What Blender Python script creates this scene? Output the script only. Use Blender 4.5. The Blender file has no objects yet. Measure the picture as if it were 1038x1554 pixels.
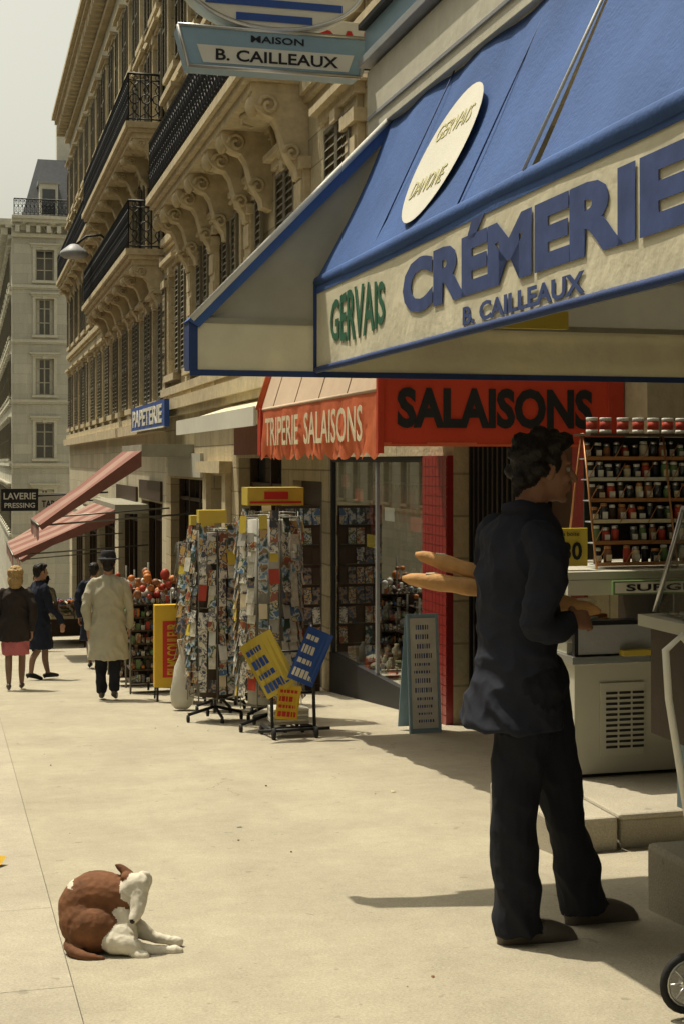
import bpy, bmesh, math, random
from mathutils import Vector, Matrix
from mathutils import noise as mnoise
from mathutils.bvhtree import BVHTree
R=random.Random(7)
SN=.2547; TH=math.asin(SN); CS=math.cos(TH)
def g(u): return -.0918*u
scene=bpy.context.scene
COL=scene.collection

# ---------------------------------------------------------------- materials
def newmat(name):
    m=bpy.data.materials.new(name); m.use_nodes=True
    nt=m.node_tree; return m,nt,nt.nodes['Principled BSDF']
def N(nt,t,**k):
    n=nt.nodes.new(t)
    for a,b in k.items(): setattr(n,a,b)
    return n
def math_(nt,op,a,b=None,c=None):
    n=N(nt,'ShaderNodeMath',operation=op)
    for i,x in enumerate((a,b,c)):
        if x is None: continue
        if isinstance(x,(int,float)): n.inputs[i].default_value=x
        else: nt.links.new(x,n.inputs[i])
    return n.outputs[0]
def noise(nt,vec,scale,detail=4,rough=.55):
    n=N(nt,'ShaderNodeTexNoise'); n.inputs['Scale'].default_value=scale
    n.inputs['Detail'].default_value=detail; n.inputs['Roughness'].default_value=rough
    nt.links.new(vec,n.inputs['Vector']); return n.outputs['Fac']
def scalecol(nt,col,fac):
    v=N(nt,'ShaderNodeVectorMath',operation='SCALE')
    if isinstance(col,tuple): v.inputs[0].default_value=col[:3]
    else: nt.links.new(col,v.inputs[0])
    nt.links.new(fac,v.inputs['Scale']); return v.outputs[0]
def mat(name,col,rough=.75,var=.25,scale=8,bump=.15,bscale=90,metal=0,spec=.3,big=.2,bigscale=.7,trans=0,bdist=.01):
    m,nt,b=newmat(name)
    tc=N(nt,'ShaderNodeTexCoord').outputs['Object']
    f=math_(nt,'MULTIPLY_ADD',noise(nt,tc,scale),2*var,1-var)
    f2=math_(nt,'MULTIPLY_ADD',noise(nt,tc,bigscale),2*big,1-big)
    f=math_(nt,'MULTIPLY',f,f2)
    nt.links.new(scalecol(nt,tuple(col),f),b.inputs['Base Color'])
    b.inputs['Roughness'].default_value=rough; b.inputs['Metallic'].default_value=metal
    b.inputs['Specular IOR Level'].default_value=spec
    if bump:
        bp=N(nt,'ShaderNodeBump'); bp.inputs['Strength'].default_value=bump; bp.inputs['Distance'].default_value=bdist
        nt.links.new(noise(nt,tc,bscale),bp.inputs['Height']); nt.links.new(bp.outputs[0],b.inputs['Normal'])
    if trans:
        t=N(nt,'ShaderNodeBsdfTranslucent'); t.inputs[0].default_value=(*col[:3],1)
        mx=N(nt,'ShaderNodeMixShader'); mx.inputs[0].default_value=trans
        out=nt.nodes['Material Output']
        nt.links.new(b.outputs[0],mx.inputs[1]); nt.links.new(t.outputs[0],mx.inputs[2]); nt.links.new(mx.outputs[0],out.inputs[0])
    return m
def stonemat(name,col,bw=.9,bh=.38,joint=.55,streak=.35):
    m,nt,b=newmat(name)
    tc=N(nt,'ShaderNodeTexCoord').outputs['Object']
    sp=N(nt,'ShaderNodeSeparateXYZ'); nt.links.new(tc,sp.inputs[0])
    s=math_(nt,'ADD',sp.outputs[0],sp.outputs[1])
    cb=N(nt,'ShaderNodeCombineXYZ'); nt.links.new(s,cb.inputs[0]); nt.links.new(sp.outputs[2],cb.inputs[1])
    br=N(nt,'ShaderNodeTexBrick'); br.inputs['Scale'].default_value=1; br.inputs['Brick Width'].default_value=bw
    br.inputs['Row Height'].default_value=bh; br.inputs['Mortar Size'].default_value=.012; br.inputs['Mortar Smooth'].default_value=.3
    br.inputs['Color1'].default_value=(1,1,1,1); br.inputs['Color2'].default_value=(.82,.82,.82,1); br.inputs['Mortar'].default_value=(joint,joint,joint,1)
    nt.links.new(cb.outputs[0],br.inputs['Vector'])
    cb2=N(nt,'ShaderNodeCombineXYZ'); nt.links.new(math_(nt,'MULTIPLY',s,3.2),cb2.inputs[0]); nt.links.new(math_(nt,'MULTIPLY',sp.outputs[2],.45),cb2.inputs[1])
    nt.links.new(math_(nt,'MULTIPLY',sp.outputs[0],2.),cb2.inputs[2])
    st=math_(nt,'MULTIPLY_ADD',noise(nt,cb2.outputs[0],1.0,5,.65),2*streak,1-streak)
    f2=math_(nt,'MULTIPLY_ADD',noise(nt,tc,14),.4,.8)
    f=math_(nt,'MULTIPLY',st,f2)
    v=N(nt,'ShaderNodeVectorMath',operation='MULTIPLY'); nt.links.new(br.outputs['Color'],v.inputs[0]); v.inputs[1].default_value=col
    nt.links.new(scalecol(nt,v.outputs[0],f),b.inputs['Base Color'])
    b.inputs['Roughness'].default_value=.9; b.inputs['Specular IOR Level'].default_value=.15
    bp=N(nt,'ShaderNodeBump'); bp.inputs['Strength'].default_value=.4; bp.inputs['Distance'].default_value=.025
    h=math_(nt,'MULTIPLY_ADD',br.outputs['Fac'],-1.2,noise(nt,tc,20)); nt.links.new(h,bp.inputs['Height']); nt.links.new(bp.outputs[0],b.inputs['Normal'])
    return m
def glassmat(name,tint=(.85,.88,.88),refl=.12,fs=.9):
    m,nt,b=newmat(name); nt.nodes.remove(b)
    t=N(nt,'ShaderNodeBsdfTransparent'); t.inputs[0].default_value=(*tint,1)
    gl=N(nt,'ShaderNodeBsdfGlossy'); gl.inputs['Roughness'].default_value=.015; gl.inputs[0].default_value=(.9,.92,.92,1)
    fr=N(nt,'ShaderNodeFresnel'); fr.inputs[0].default_value=1.5
    f=math_(nt,'MAXIMUM',math_(nt,'MULTIPLY',fr.outputs[0],fs),refl)
    f=math_(nt,'MINIMUM',f,.6)
    mx=N(nt,'ShaderNodeMixShader'); nt.links.new(f,mx.inputs[0]); nt.links.new(t.outputs[0],mx.inputs[1]); nt.links.new(gl.outputs[0],mx.inputs[2])
    nt.links.new(mx.outputs[0],nt.nodes['Material Output'].inputs[0]); return m
def picmat(name,cols,scale=14):
    m,nt,b=newmat(name)
    tc=N(nt,'ShaderNodeTexCoord').outputs['Object']
    r=N(nt,'ShaderNodeValToRGB'); r.color_ramp.interpolation='CONSTANT'
    el=r.color_ramp.elements
    while len(el)<len(cols): el.new(.5)
    for i,c in enumerate(cols): el[i].position=.38+.26*i/len(cols) if i else 0; el[i].color=(*c,1)
    nt.links.new(noise(nt,tc,scale,2,.5),r.inputs[0]); nt.links.new(r.outputs[0],b.inputs['Base Color'])
    b.inputs['Roughness'].default_value=.35; return m
def pavemat(name,col,cracks=True):
    m,nt,b=newmat(name)
    tc=N(nt,'ShaderNodeTexCoord').outputs['Object']
    a=math_(nt,'MULTIPLY_ADD',noise(nt,tc,1.3,6,.65),.55,.72)
    c=math_(nt,'MULTIPLY_ADD',noise(nt,tc,110,3,.75),.9,.55)
    c2=math_(nt,'MULTIPLY_ADD',noise(nt,tc,9,4,.7),.3,.85)
    mp=N(nt,'ShaderNodeMapping'); mp.inputs['Scale'].default_value=(1.4,.22,1); nt.links.new(tc,mp.inputs[0])
    d=math_(nt,'MULTIPLY_ADD',noise(nt,mp.outputs[0],2.0,4,.6),.3,.85)
    sp=math_(nt,'LESS_THAN',noise(nt,tc,13,2,.5),.28)
    e=math_(nt,'MULTIPLY_ADD',sp,-.22,1)
    if cracks:
        vo=N(nt,'ShaderNodeTexVoronoi',feature='DISTANCE_TO_EDGE'); vo.inputs['Scale'].default_value=.45
        wv=N(nt,'ShaderNodeVectorMath',operation='ADD'); nt.links.new(tc,wv.inputs[0])
        nz=N(nt,'ShaderNodeTexNoise'); nz.inputs['Scale'].default_value=3; nt.links.new(tc,nz.inputs['Vector']); nt.links.new(scalecol(nt,nz.outputs['Color'],math_(nt,'ADD',.45,0)),wv.inputs[1])
        nt.links.new(wv.outputs[0],vo.inputs['Vector'])
        ck=math_(nt,'MULTIPLY',math_(nt,'LESS_THAN',vo.outputs['Distance'],.0025),math_(nt,'GREATER_THAN',noise(nt,tc,.6),.55))
        e=math_(nt,'MULTIPLY',e,math_(nt,'MULTIPLY_ADD',ck,-.25,1))
    f=math_(nt,'MULTIPLY',math_(nt,'MULTIPLY',math_(nt,'MULTIPLY',a,c),c2),math_(nt,'MULTIPLY',d,e))
    nt.links.new(scalecol(nt,col,f),b.inputs['Base Color']); b.inputs['Roughness'].default_value=.9; b.inputs['Specular IOR Level'].default_value=.2
    bp=N(nt,'ShaderNodeBump'); bp.inputs['Strength'].default_value=.5; bp.inputs['Distance'].default_value=.008
    nt.links.new(noise(nt,tc,100,3,.7),bp.inputs['Height']); nt.links.new(bp.outputs[0],b.inputs['Normal'])
    return m

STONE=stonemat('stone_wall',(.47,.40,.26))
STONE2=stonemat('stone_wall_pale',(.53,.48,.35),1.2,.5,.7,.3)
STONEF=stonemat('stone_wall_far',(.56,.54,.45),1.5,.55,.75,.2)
TRIM=mat('stone_trim',(.50,.42,.27),.9,.35,9,.35,30,big=.35,bigscale=2)
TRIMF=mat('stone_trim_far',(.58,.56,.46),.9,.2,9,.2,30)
PAVE=pavemat('asphalt_pavement',(.36,.325,.245))
KERB=pavemat('granite_kerb',(.375,.34,.265),False)
ROAD=pavemat('asphalt_road',(.07,.068,.063))
GROUND=mat('earth_ground',(.2,.19,.16),.95)
IRON=mat('wrought_iron',(.018,.019,.021),.5,.2)
DGLASS=mat('window_pane',(.035,.04,.045),.08,.3,2,.03,6,spec=.8)
FRAME=mat('window_frame',(.42,.40,.33),.6)
SHUT=mat('shutter_paint',(.15,.135,.095),.7)
CURT=mat('curtain',(.5,.48,.4),.9)
SLATE=mat('slate_roof',(.12,.125,.135),.6,.3,6)
ZINC=mat('zinc',(.3,.31,.32),.5,.2)
DARK=mat('dark_interior',(.02,.018,.016),.9)
WOOD=mat('dark_wood',(.055,.035,.022),.5,.35,10)
BLUE=mat('blue_canvas',(.06,.125,.33),.8,.2,7,.3,60,big=.3,bigscale=1.8,trans=.12)
NAVY=mat('navy_canvas',(.025,.05,.15),.7,.2,9,.2,120)
CREAM=mat('cream_canvas',(.80,.75,.56),.75,.14,9,.3,9,big=.22,bigscale=3,trans=.22,bdist=.03)
GREYC=mat('grey_canvas',(.36,.345,.27),.85,.2,5,.35,8,big=.3,bigscale=2,trans=.2,bdist=.03)
RED=mat('red_canvas',(.52,.06,.028),.75,.18,7,.35,8,big=.25,bigscale=2.5,trans=.3,bdist=.03)
RED2=mat('orange_red_canvas',(.74,.19,.08),.75,.25,7,.4,8,big=.3,bigscale=3,trans=.4,bdist=.03)
PINKC=mat('striped_cream_canvas',(.6,.46,.33),.8,.15,6,.2,30,trans=.15)
FADED=mat('faded_red_canvas',(.21,.09,.07),.85,.25,5)
FADED2=mat('faded_pink_canvas',(.30,.185,.145),.85,.25,5)
REDP=mat('red_tile',(.24,.02,.018),.3,.3,30,spec=.5)
BLACK=mat('black_paint',(.015,.015,.017),.5)
WHITE=mat('white_paint',(.66,.64,.55),.5,.08)
OFFW=mat('enamel_panel',(.46,.45,.37),.4,.12,3,.05,spec=.5)
LBLUE=mat('light_blue_paint',(.24,.36,.44),.45,.12)
MBLUE=mat('sign_blue',(.03,.08,.3),.4,.12)
YEL=mat('yellow_board',(.58,.37,.03),.5,.12)
YEL2=mat('yellow_plastic',(.52,.40,.06),.4,.15)
REDL=mat('red_lettering',(.45,.03,.02),.5)
GREEN=mat('green_lettering',(.03,.12,.07),.6,.4,12)
BLUEL=mat('blue_lettering',(.055,.085,.22),.55,.4,12,.12,9,bdist=.02)
FAINT=mat('faded_yellow_lettering',(.55,.52,.30),.6)
METAL=mat('chrome_metal',(.5,.5,.48),.3,.1,metal=.9)
STEELW=mat('rack_wire',(.16,.155,.13),.4,.2,metal=.5)
REDW=mat('brass_wire',(.42,.2,.08),.4,.3,20,metal=.3)
GLASS=glassmat('shop_glass',refl=.12,fs=.8)
CGLASS=glassmat('case_glass',refl=.08)
BREAD=mat('bread_crust',(.50,.27,.10),.7,.35,22,.4,40,big=.3,bigscale=8)
BAG=mat('plastic_bag',(.62,.6,.52),.4,.1,6,.5,12,trans=.3,bdist=.03)
RUB=mat('rubber',(.02,.02,.02),.8)
GREYP=mat('grey_card',(.33,.32,.28),.7)
PALEP=mat('pale_printed_card',(.52,.5,.42),.5,.5,30)
PICS=[picmat('postcard_print_a',[(.07,.14,.25),(.40,.43,.44),(.08,.12,.05),(.46,.4,.28)],13),
      picmat('postcard_print_b',[(.25,.08,.05),(.45,.37,.18),(.1,.12,.15),(.5,.46,.38)],15),
      picmat('postcard_print_c',[(.04,.06,.04),(.16,.25,.35),(.46,.46,.42),(.22,.15,.08)],12),
      picmat('postcard_print_d',[(.6,.57,.48),(.18,.18,.19),(.55,.52,.43),(.06,.06,.08)],16),
      picmat('postcard_print_e',[(.42,.28,.1),(.06,.08,.13),(.46,.4,.28),(.18,.07,.05)],14),
      picmat('postcard_print_f',[(.03,.03,.04),(.14,.13,.12),(.3,.2,.12),(.08,.1,.15)],14)]
GOODS=[mat('goods_cream',(.6,.52,.35),.6),mat('goods_brown',(.25,.11,.05),.5),mat('goods_green',(.12,.2,.08),.6),
       mat('goods_red',(.38,.05,.03),.5),mat('goods_white',(.6,.6,.55),.5),mat('goods_orange',(.5,.17,.04),.5),mat('goods_blue',(.06,.13,.35),.5)]

# ---------------------------------------------------------------- mesh builder
class MB:
    def __init__(s,name): s.name=name; s.v=[];s.f=[];s.m=[];s.mats=[];s.sm=[]
    def mi(s,mt):
        if mt not in s.mats: s.mats.append(mt)
        return s.mats.index(mt)
    def add(s,vs,fs,mt,sm=False):
        o=len(s.v); s.v+= [tuple(v) for v in vs]; k=s.mi(mt)
        for f in fs: s.f.append([i+o for i in f]); s.m.append(k); s.sm.append(sm)
    def hexa(s,p,mt): s.add(p,[(0,3,2,1),(4,5,6,7),(0,1,5,4),(1,2,6,5),(2,3,7,6),(3,0,4,7)],mt)
    def box(s,x0,x1,y0,y1,z0,z1,mt):
        s.hexa([(x0,y0,z0),(x1,y0,z0),(x1,y1,z0),(x0,y1,z0),(x0,y0,z1),(x1,y0,z1),(x1,y1,z1),(x0,y1,z1)],mt)
    def boxT(s,T,s0,s1,o0,o1,z0,z1,mt):
        s.hexa([T(a,b,c) for c in (z0,z1) for a,b in ((s0,o0),(s1,o0),(s1,o1),(s0,o1))],mt)
    def slab(s,v0,v1,u0,u1,h0,h1,mt):
        s.hexa([(v0,u0,g(u0)+h0),(v1,u0,g(u0)+h0),(v1,u1,g(u1)+h0),(v0,u1,g(u1)+h0),(v0,u0,g(u0)+h1),(v1,u0,g(u0)+h1),(v1,u1,g(u1)+h1),(v0,u1,g(u1)+h1)],mt)
    def poly(s,pts,mt): s.add(pts,[list(range(len(pts)))],mt)
    def prism(s,pts,vec,mt,sm=False):
        n=len(pts); vec=Vector(vec); P=[Vector(p) for p in pts]
        s.add(P+[p+vec for p in P],[list(range(n))[::-1],list(range(n,2*n))]+[(i,(i+1)%n,(i+1)%n+n,i+n) for i in range(n)],mt,sm)
    def tube(s,pts,r,mt,n=6,closed=False,sm=True):
        P=[Vector(p) for p in pts]; k=len(P); rr=r if isinstance(r,(list,tuple)) else [r]*k
        vs=[];prev=None
        for i,p in enumerate(P):
            if closed: t=P[(i+1)%k]-P[i-1]
            else: t=P[min(i+1,k-1)]-P[max(i-1,0)]
            t.normalize()
            if prev is None:
                a=Vector((0,0,1)) if abs(t.z)<.9 else Vector((1,0,0)); x=t.cross(a).normalized()
            else: x=(prev-t*prev.dot(t)).normalized()
            prev=x; y=t.cross(x)
            for j in range(n):
                w=2*math.pi*j/n; vs.append(p+(x*math.cos(w)+y*math.sin(w))*rr[i])
        fs=[]
        for i in range(k if closed else k-1):
            a=i*n;b=((i+1)%k)*n
            for j in range(n): fs.append((a+j,a+(j+1)%n,b+(j+1)%n,b+j))
        if not closed: fs+= [list(range(n))[::-1],[ (k-1)*n+j for j in range(n)]]
        s.add(vs,fs,mt,sm)
    def ell(s,c,r,mt,n=12,m=8):
        vs,fs=ellm(c,r,n=n,m=m); s.add(vs,fs,mt,True)
    def lathe(s,c,prof,mt,n=14,ax='z'):
        vs=[];c=Vector(c)
        for (r,h) in prof:
            for j in range(n):
                w=2*math.pi*j/n; a,b=r*math.cos(w),r*math.sin(w)
                vs.append(c+(Vector((a,b,h)) if ax=='z' else Vector((h,a,b)) if ax=='x' else Vector((a,h,b))))
        k=len(prof); fs=[]
        for i in range(k-1):
            for j in range(n): fs.append((i*n+j,i*n+(j+1)%n,(i+1)*n+(j+1)%n,(i+1)*n+j))
        fs+= [list(range(n))[::-1],[(k-1)*n+j for j in range(n)]]
        s.add(vs,fs,mt,True)
    def build(s,loc=(0,0,0),rz=None,bevel=0,street=True,parent=None):
        me=bpy.data.meshes.new(s.name); me.from_pydata(s.v,[],s.f)
        for mt in s.mats: me.materials.append(mt)
        me.polygons.foreach_set('material_index',s.m); me.polygons.foreach_set('use_smooth',s.sm)
        bm=bmesh.new(); bm.from_mesh(me); bmesh.ops.recalc_face_normals(bm,faces=bm.faces); bm.to_mesh(me); bm.free()
        o=bpy.data.objects.new(s.name,me); COL.objects.link(o)
        o.location=loc; o.rotation_euler.z=(TH if street else 0) if rz is None else rz
        if parent: o.parent=parent; o.rotation_euler.z=0
        if bevel:
            b=o.modifiers.new('bevel','BEVEL'); b.width=bevel; b.segments=2; b.limit_method='ANGLE'; b.angle_limit=math.radians(50)
        return o
def ellm(c,r,rot=None,n=16,m=10):
    vs=[];c=Vector(c)
    for i in range(1,m):
        a=math.pi*i/m
        for j in range(n):
            w=2*math.pi*j/n; p=Vector((r[0]*math.sin(a)*math.cos(w),r[1]*math.sin(a)*math.sin(w),r[2]*math.cos(a)))
            if rot: p=rot@p
            vs.append(c+p)
    t=Vector((0,0,r[2])); 
    if rot: t=rot@t
    vs+=[c+t,c-t]; T=len(vs)-2
    fs=[(i*n+j,(i+1)*n+j,(i+1)*n+(j+1)%n,i*n+(j+1)%n) for i in range(m-2) for j in range(n)]
    fs+=[(T,j,(j+1)%n) for j in range(n)]+[(T+1,(m-2)*n+(j+1)%n,(m-2)*n+j) for j in range(n)]
    return vs,fs
def text(body,parent,o,xd,yd,w,h,mt,thick=.0008,bold=.0,name='lettering',arch=0):
    cu=bpy.data.curves.new(name,'FONT'); cu.body=body; cu.extrude=.01; cu.offset=bold; cu.resolution_u=3
    ob=bpy.data.objects.new(name,cu); COL.objects.link(ob)
    dg=bpy.context.evaluated_depsgraph_get(); me=bpy.data.meshes.new_from_object(ob.evaluated_get(dg))
    bpy.data.objects.remove(ob)
    xs=[v.co.x for v in me.vertices]; ys=[v.co.y for v in me.vertices]
    x0,x1,y0,y1=min(xs),max(xs),min(ys),max(ys)
    xd=Vector(xd).normalized(); yd=Vector(yd).normalized(); n=xd.cross(yd); o=Vector(o)
    for v in me.vertices:
        a=(v.co.x-(x0+x1)/2)/(x1-x0); b=(v.co.y-(y0+y1)/2)/(y1-y0)
        hh=h*(1+arch*(1-4*a*a))
        v.co=o+xd*(a*w)+yd*(b*hh)+n*(v.co.z/.01*thick)
    me.materials.clear(); me.materials.append(mt)
    t=bpy.data.objects.new(name,me); COL.objects.link(t); t.parent=parent
    return t

# ---------------------------------------------------------------- ground
def strip(mb,v0,v1,h,mt,us):
    for a,b in zip(us[:-1],us[1:]): mb.poly([(v0,a,h(a)),(v1,a,h(a)),(v1,b,h(b)),(v0,b,h(b))],mt)
def G2(u): return g(max(-40,min(u,110)))
us=[-40,0,20,40,60,80,110]
m=MB('ground'); hs=lambda u:G2(u)-.25
strip(m,-900,900,hs,GROUND,[-900,-40,0,40,80,110,1500]); m.build()
m=MB('sidewalk'); strip(m,.33,9,lambda u:G2(u),PAVE,us); m.build()
m=MB('road'); strip(m,-9,.03,lambda u:G2(u)-.13,ROAD,us); m.build()
m=MB('kerb')
u=-12
while u<76:
    m.slab(.025,.3292,u,u+1.183,-.24,.0005,KERB); u+=1.186
m.build(bevel=.003)
m=MB('opposite_sidewalk'); m.slab(-14,-9,-40,110,-.24,0,PAVE); m.build()
m=MB('pavement_litter')
for i in range(24):
    v=R.uniform(.4,3.6);u=R.uniform(2.6,14); r=R.uniform(.003,.008)
    m.ell((v,u,g(u)+r*.4),(r,r*1.5,r*.6),R.choice([GOODS[1],BLACK,GREYP,BLACK]),6,4)
for i in range(3):
    v=R.uniform(1.0,3.2);u=R.uniform(6,12); a=R.random()*3; c,s_=math.cos(a)*.02,math.sin(a)*.02
    m.add([(v-c,u-s_,g(u)+.004),(v+s_,u-c,g(u)+.012),(v+c,u+s_,g(u)+.004),(v-s_,u+c,g(u)+.01)],[(0,1,2),(0,2,3)],R.choice([GOODS[0],GREYP]))
m.build()

# ---------------------------------------------------------------- buildings
def window(mb,T,c,ww,z0,z1,stone,trim,shut=True,curtain=True):
    a,b=c-ww/2,c+ww/2
    mb.boxT(T,a,b,-.34,-.26,z0,z1,DGLASS)
    if curtain and R.random()<.75:
        q=R.uniform(.18,.4)
        mb.boxT(T,a+.05,a+ww*q,-.258,-.252,z0+.05,z1-.05,CURT); mb.boxT(T,b-ww*q,b-.05,-.258,-.252,z0+.05,z1-.05,CURT)
    for x in (a,c-.04,b-.07): mb.boxT(T,x,x+.07,-.25,-.2,z0,z1,FRAME)
    for zz in (z0,z0+(z1-z0)*.33,z0+(z1-z0)*.72,z1-.07): mb.boxT(T,a+.07,b-.07,-.248,-.205,zz,zz+.055,FRAME)
    mb.boxT(T,a-.16,a,.002,.07,z0,z1+.12,trim); mb.boxT(T,b,b+.16,.002,.07,z0,z1+.12,trim)
    mb.boxT(T,a-.0,b+.0,.002,.068,z1,z1+.12,trim)
    mb.boxT(T,a-.25,b+.25,.002,.12,z1+.122,z1+.24,trim); mb.boxT(T,a-.32,b+.32,.002,.22,z1+.242,z1+.33,trim)
    mb.boxT(T,a-.2,b+.2,.002,.16,z0-.14,z0-.003,trim)
    mb.boxT(T,c-.12,c+.12,.07,.16,z1-.02,z1+.12,trim)
    if shut:
        sh=((a-.62,a-.17),(b+.17,b+.62))
        if R.random()<.15: sh=((a+.01,a+ww/2-.01),(b-ww/2+.01,b-.01))
        for (p,q) in sh:
            for x in (p,q-.05): mb.boxT(T,x,x+.05,.075,.12,z0,z1,SHUT)
            for zz in (z0,(z0+z1)/2,z1-.05): mb.boxT(T,p+.05,q-.05,.075,.12,zz,zz+.05,SHUT)
            k=int((z1-z0)/.11)
            for i in range(k):
                zz=z0+.05+i*(z1-z0-.1)/k
                mb.add([T(p+.05,.08,zz+.07),T(q-.05,.08,zz+.07),T(q-.05,.125,zz),T(p+.05,.125,zz)],[(0,1,2,3)],SHUT)
def facade(mb,T,s0,s1,z0,ztop,floors,bay,ww,stone,trim,shut=True,cornice=True,dep=.6):
    n=max(1,int((s1-s0)/bay)); bw=(s1-s0)/n; cs=[s0+bw*(i+.5) for i in range(n)]
    edges=[s0]+sum([[c-ww/2,c+ww/2] for c in cs],[])+[s1]
    for i in range(0,len(edges),2): mb.boxT(T,edges[i],edges[i+1],-dep,0,z0,ztop,stone)
    for c in cs:
        zz=z0
        for (a,b) in floors:
            mb.boxT(T,c-ww/2,c+ww/2,-dep,0,zz,a,stone); zz=b
            window(mb,T,c,ww,a,b,stone,trim,shut)
        mb.boxT(T,c-ww/2,c+ww/2,-dep,0,zz,ztop,stone)
    for (a,b) in floors:
        mb.boxT(T,s0,s1,.002,.13,a-.42,a-.26,trim); mb.boxT(T,s0,s1,.002,.07,a-.5,a-.422,trim)
    if cornice:
        for o,a,b in ((.2,-.75,-.55),(.34,-.15,.0),(.62,.002,.18),(.75,.182,.34)):
            mb.boxT(T,s0-.02,s1+.02,.002,o,ztop+a,ztop+b,trim)
        k=int((s1-s0)/.55)
        for i in range(k):
            c=s0+(i+.5)*(s1-s0)/k; mb.boxT(T,c-.11,c+.11,.202,.55,ztop-.52,ztop-.152,trim)
    return cs
def mansard(mb,T,s0,s1,z,h,back,mt,dorm=3.,trim=TRIM):
    p=[T(s0,.3,z),T(s0,-.9,z+h),T(s0,-back,z+h+1.2),T(s0,-back,z)]
    e=Vector(T(s1,0,0))-Vector(T(s0,0,0)); mb.prism(p,e,mt)
    n=int((s1-s0)/dorm)
    for i in range(n):
        c=s0+(i+.5)*(s1-s0)/n
        mb.boxT(T,c-.75,c-.5,-1.0,.12,z+.3,z+2.,trim); mb.boxT(T,c+.5,c+.75,-1.0,.12,z+.3,z+2.,trim)
        mb.boxT(T,c-.5,c+.5,-1.0,.02,z+.4,z+1.9,DGLASS); mb.boxT(T,c-.85,c+.85,-1.3,.2,z+2.002,z+2.2,ZINC)
    for i in range(max(1,n//2)):
        c=s0+(i+.7)*(s1-s0)/max(1,n//2)
        mb.boxT(T,c-.9,c+.9,-2.6,-2.,z+h,z+h+2.4,trim)
        for k in range(4):
            q=T(c-.6+.4*k,-2.3,z+h+2.4); mb.lathe(q,[(.11,0),(.09,.5),(.12,.52)],GOODS[1],8)
def rail(mb,T,s0,s1,o,z,h=1.05,along=True):
    P=(lambda a,zz:T(a,o,zz)) if along else (lambda a,zz:T(o,a,zz))
    mb.tube([P(s0,z+h),P(s1,z+h)],.028,IRON,4); mb.tube([P(s0,z+.06),P(s1,z+.06)],.018,IRON,4); mb.tube([P(s0,z+h-.14),P(s1,z+h-.14)],.014,IRON,4)
    L=abs(s1-s0); n=max(2,int(L/.21)); d=(s1-s0)/n
    for i in range(n+1):
        a=s0+i*d; mb.tube([P(a,z),P(a,z+h)],.015,IRON,4,sm=False)
    for i in range(n):
        a=s0+(i+.5)*d; q=abs(d)*.42
        mb.tube([P(a+q*math.cos(t)*(1),z+.5+q*1.0*math.sin(t)) for t in [k*math.pi/4 for k in range(8)]],.014,IRON,4,closed=True)
        for sg in (1,-1):
            mb.tube([P(a-q,z+.5+sg*.38),P(a-q*.1,z+.5+sg*.3),P(a+q*.5,z+.5+sg*.2),P(a,z+.5+sg*.1),P(a-q*.6,z+.5+sg*.18),P(a,z+.5+sg*.3),P(a+q,z+.5+sg*.38)],.013,IRON,4)
        mb.tube([P(a+q*.5*math.cos(t),z+h-.07+.05*math.sin(t)) for t in [k*math.pi/3 for k in range(6)]],.009,IRON,4,closed=True)
def bracket(mb,T,s,z,p,h,w,mt):
    pr=[(0,0),(p,0),(p+.0,-.1*h),(p*.93,-.2*h),(p*.78,-.27*h),(p*.62,-.3*h),(p*.52,-.4*h),(p*.46,-.55*h),(p*.40,-.7*h),(p*.30,-.82*h),(p*.22,-.9*h),(p*.2,-1.*h),(0,-1.04*h)]
    e=Vector(T(s+w/2,0,0))-Vector(T(s-w/2,0,0))
    mb.prism([T(s-w/2,o+.003,z+zz) for o,zz in pr],e,mt)
    for (o,zz,r) in ((p*.72,-.16*h,.13*h),(p*.3,-.72*h,.11*h)):
        for sg in (-1,1):
            pts=[T(s+sg*(w/2+.02),o+r*(1-k/14)*math.cos(k*.75),z+zz+r*(1-k/14)*math.sin(k*.75)) for k in range(12)]
            mb.tube(pts,.028*h,mt,5)
    c=T(s,p*.98,z-.16*h); mb.ell(c,(.09,.09,.13*h),mt,8,6)
def balcony(mb,T,s0,s1,z,p,bs,trim,h=1.0,rail_h=1.05):
    mb.boxT(T,s0,s1,.003,p,z-.13,z,trim); mb.boxT(T,s0+.06,s1-.06,.003,p-.07,z-.22,z-.132,trim); mb.boxT(T,s0+.12,s1-.12,.003,p-.15,z-.34,z-.222,trim)
    for b in bs: bracket(mb,T,b,z-.342,p-.18,h,.3,trim)
    for a,b in zip(bs[:-1],bs[1:]):
        c=(a+b)/2
        mb.ell(T(c,p*.42,z-.36),(.26,.34,.1),trim,10,6)
        for k in (-1,1):
            mb.tube([T(c+k*.5*math.cos(t),p*.45+.22*math.sin(t),z-.37) for t in [j*math.pi/4 for j in range(8)]],.035,trim,5,closed=True)
            mb.tube([T(c+k*(.1+.09*j),.05+.02*j,z-.85+.06*j*j*.5) for j in range(5)],[.06,.05,.05,.04,.03],trim,5)
        mb.ell(T(c,.06,z-.75),(.1,.2,.2),trim,8,6)
    rail(mb,T,s0+.05,s1-.05,p-.07,z,rail_h); rail(mb,T,.02,p-.07,s0+.05,z,rail_h,False); rail(mb,T,.02,p-.07,s1-.05,z,rail_h,False)
VW=4.2
Ts=lambda s,o,z:(VW-o,s,z)
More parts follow.
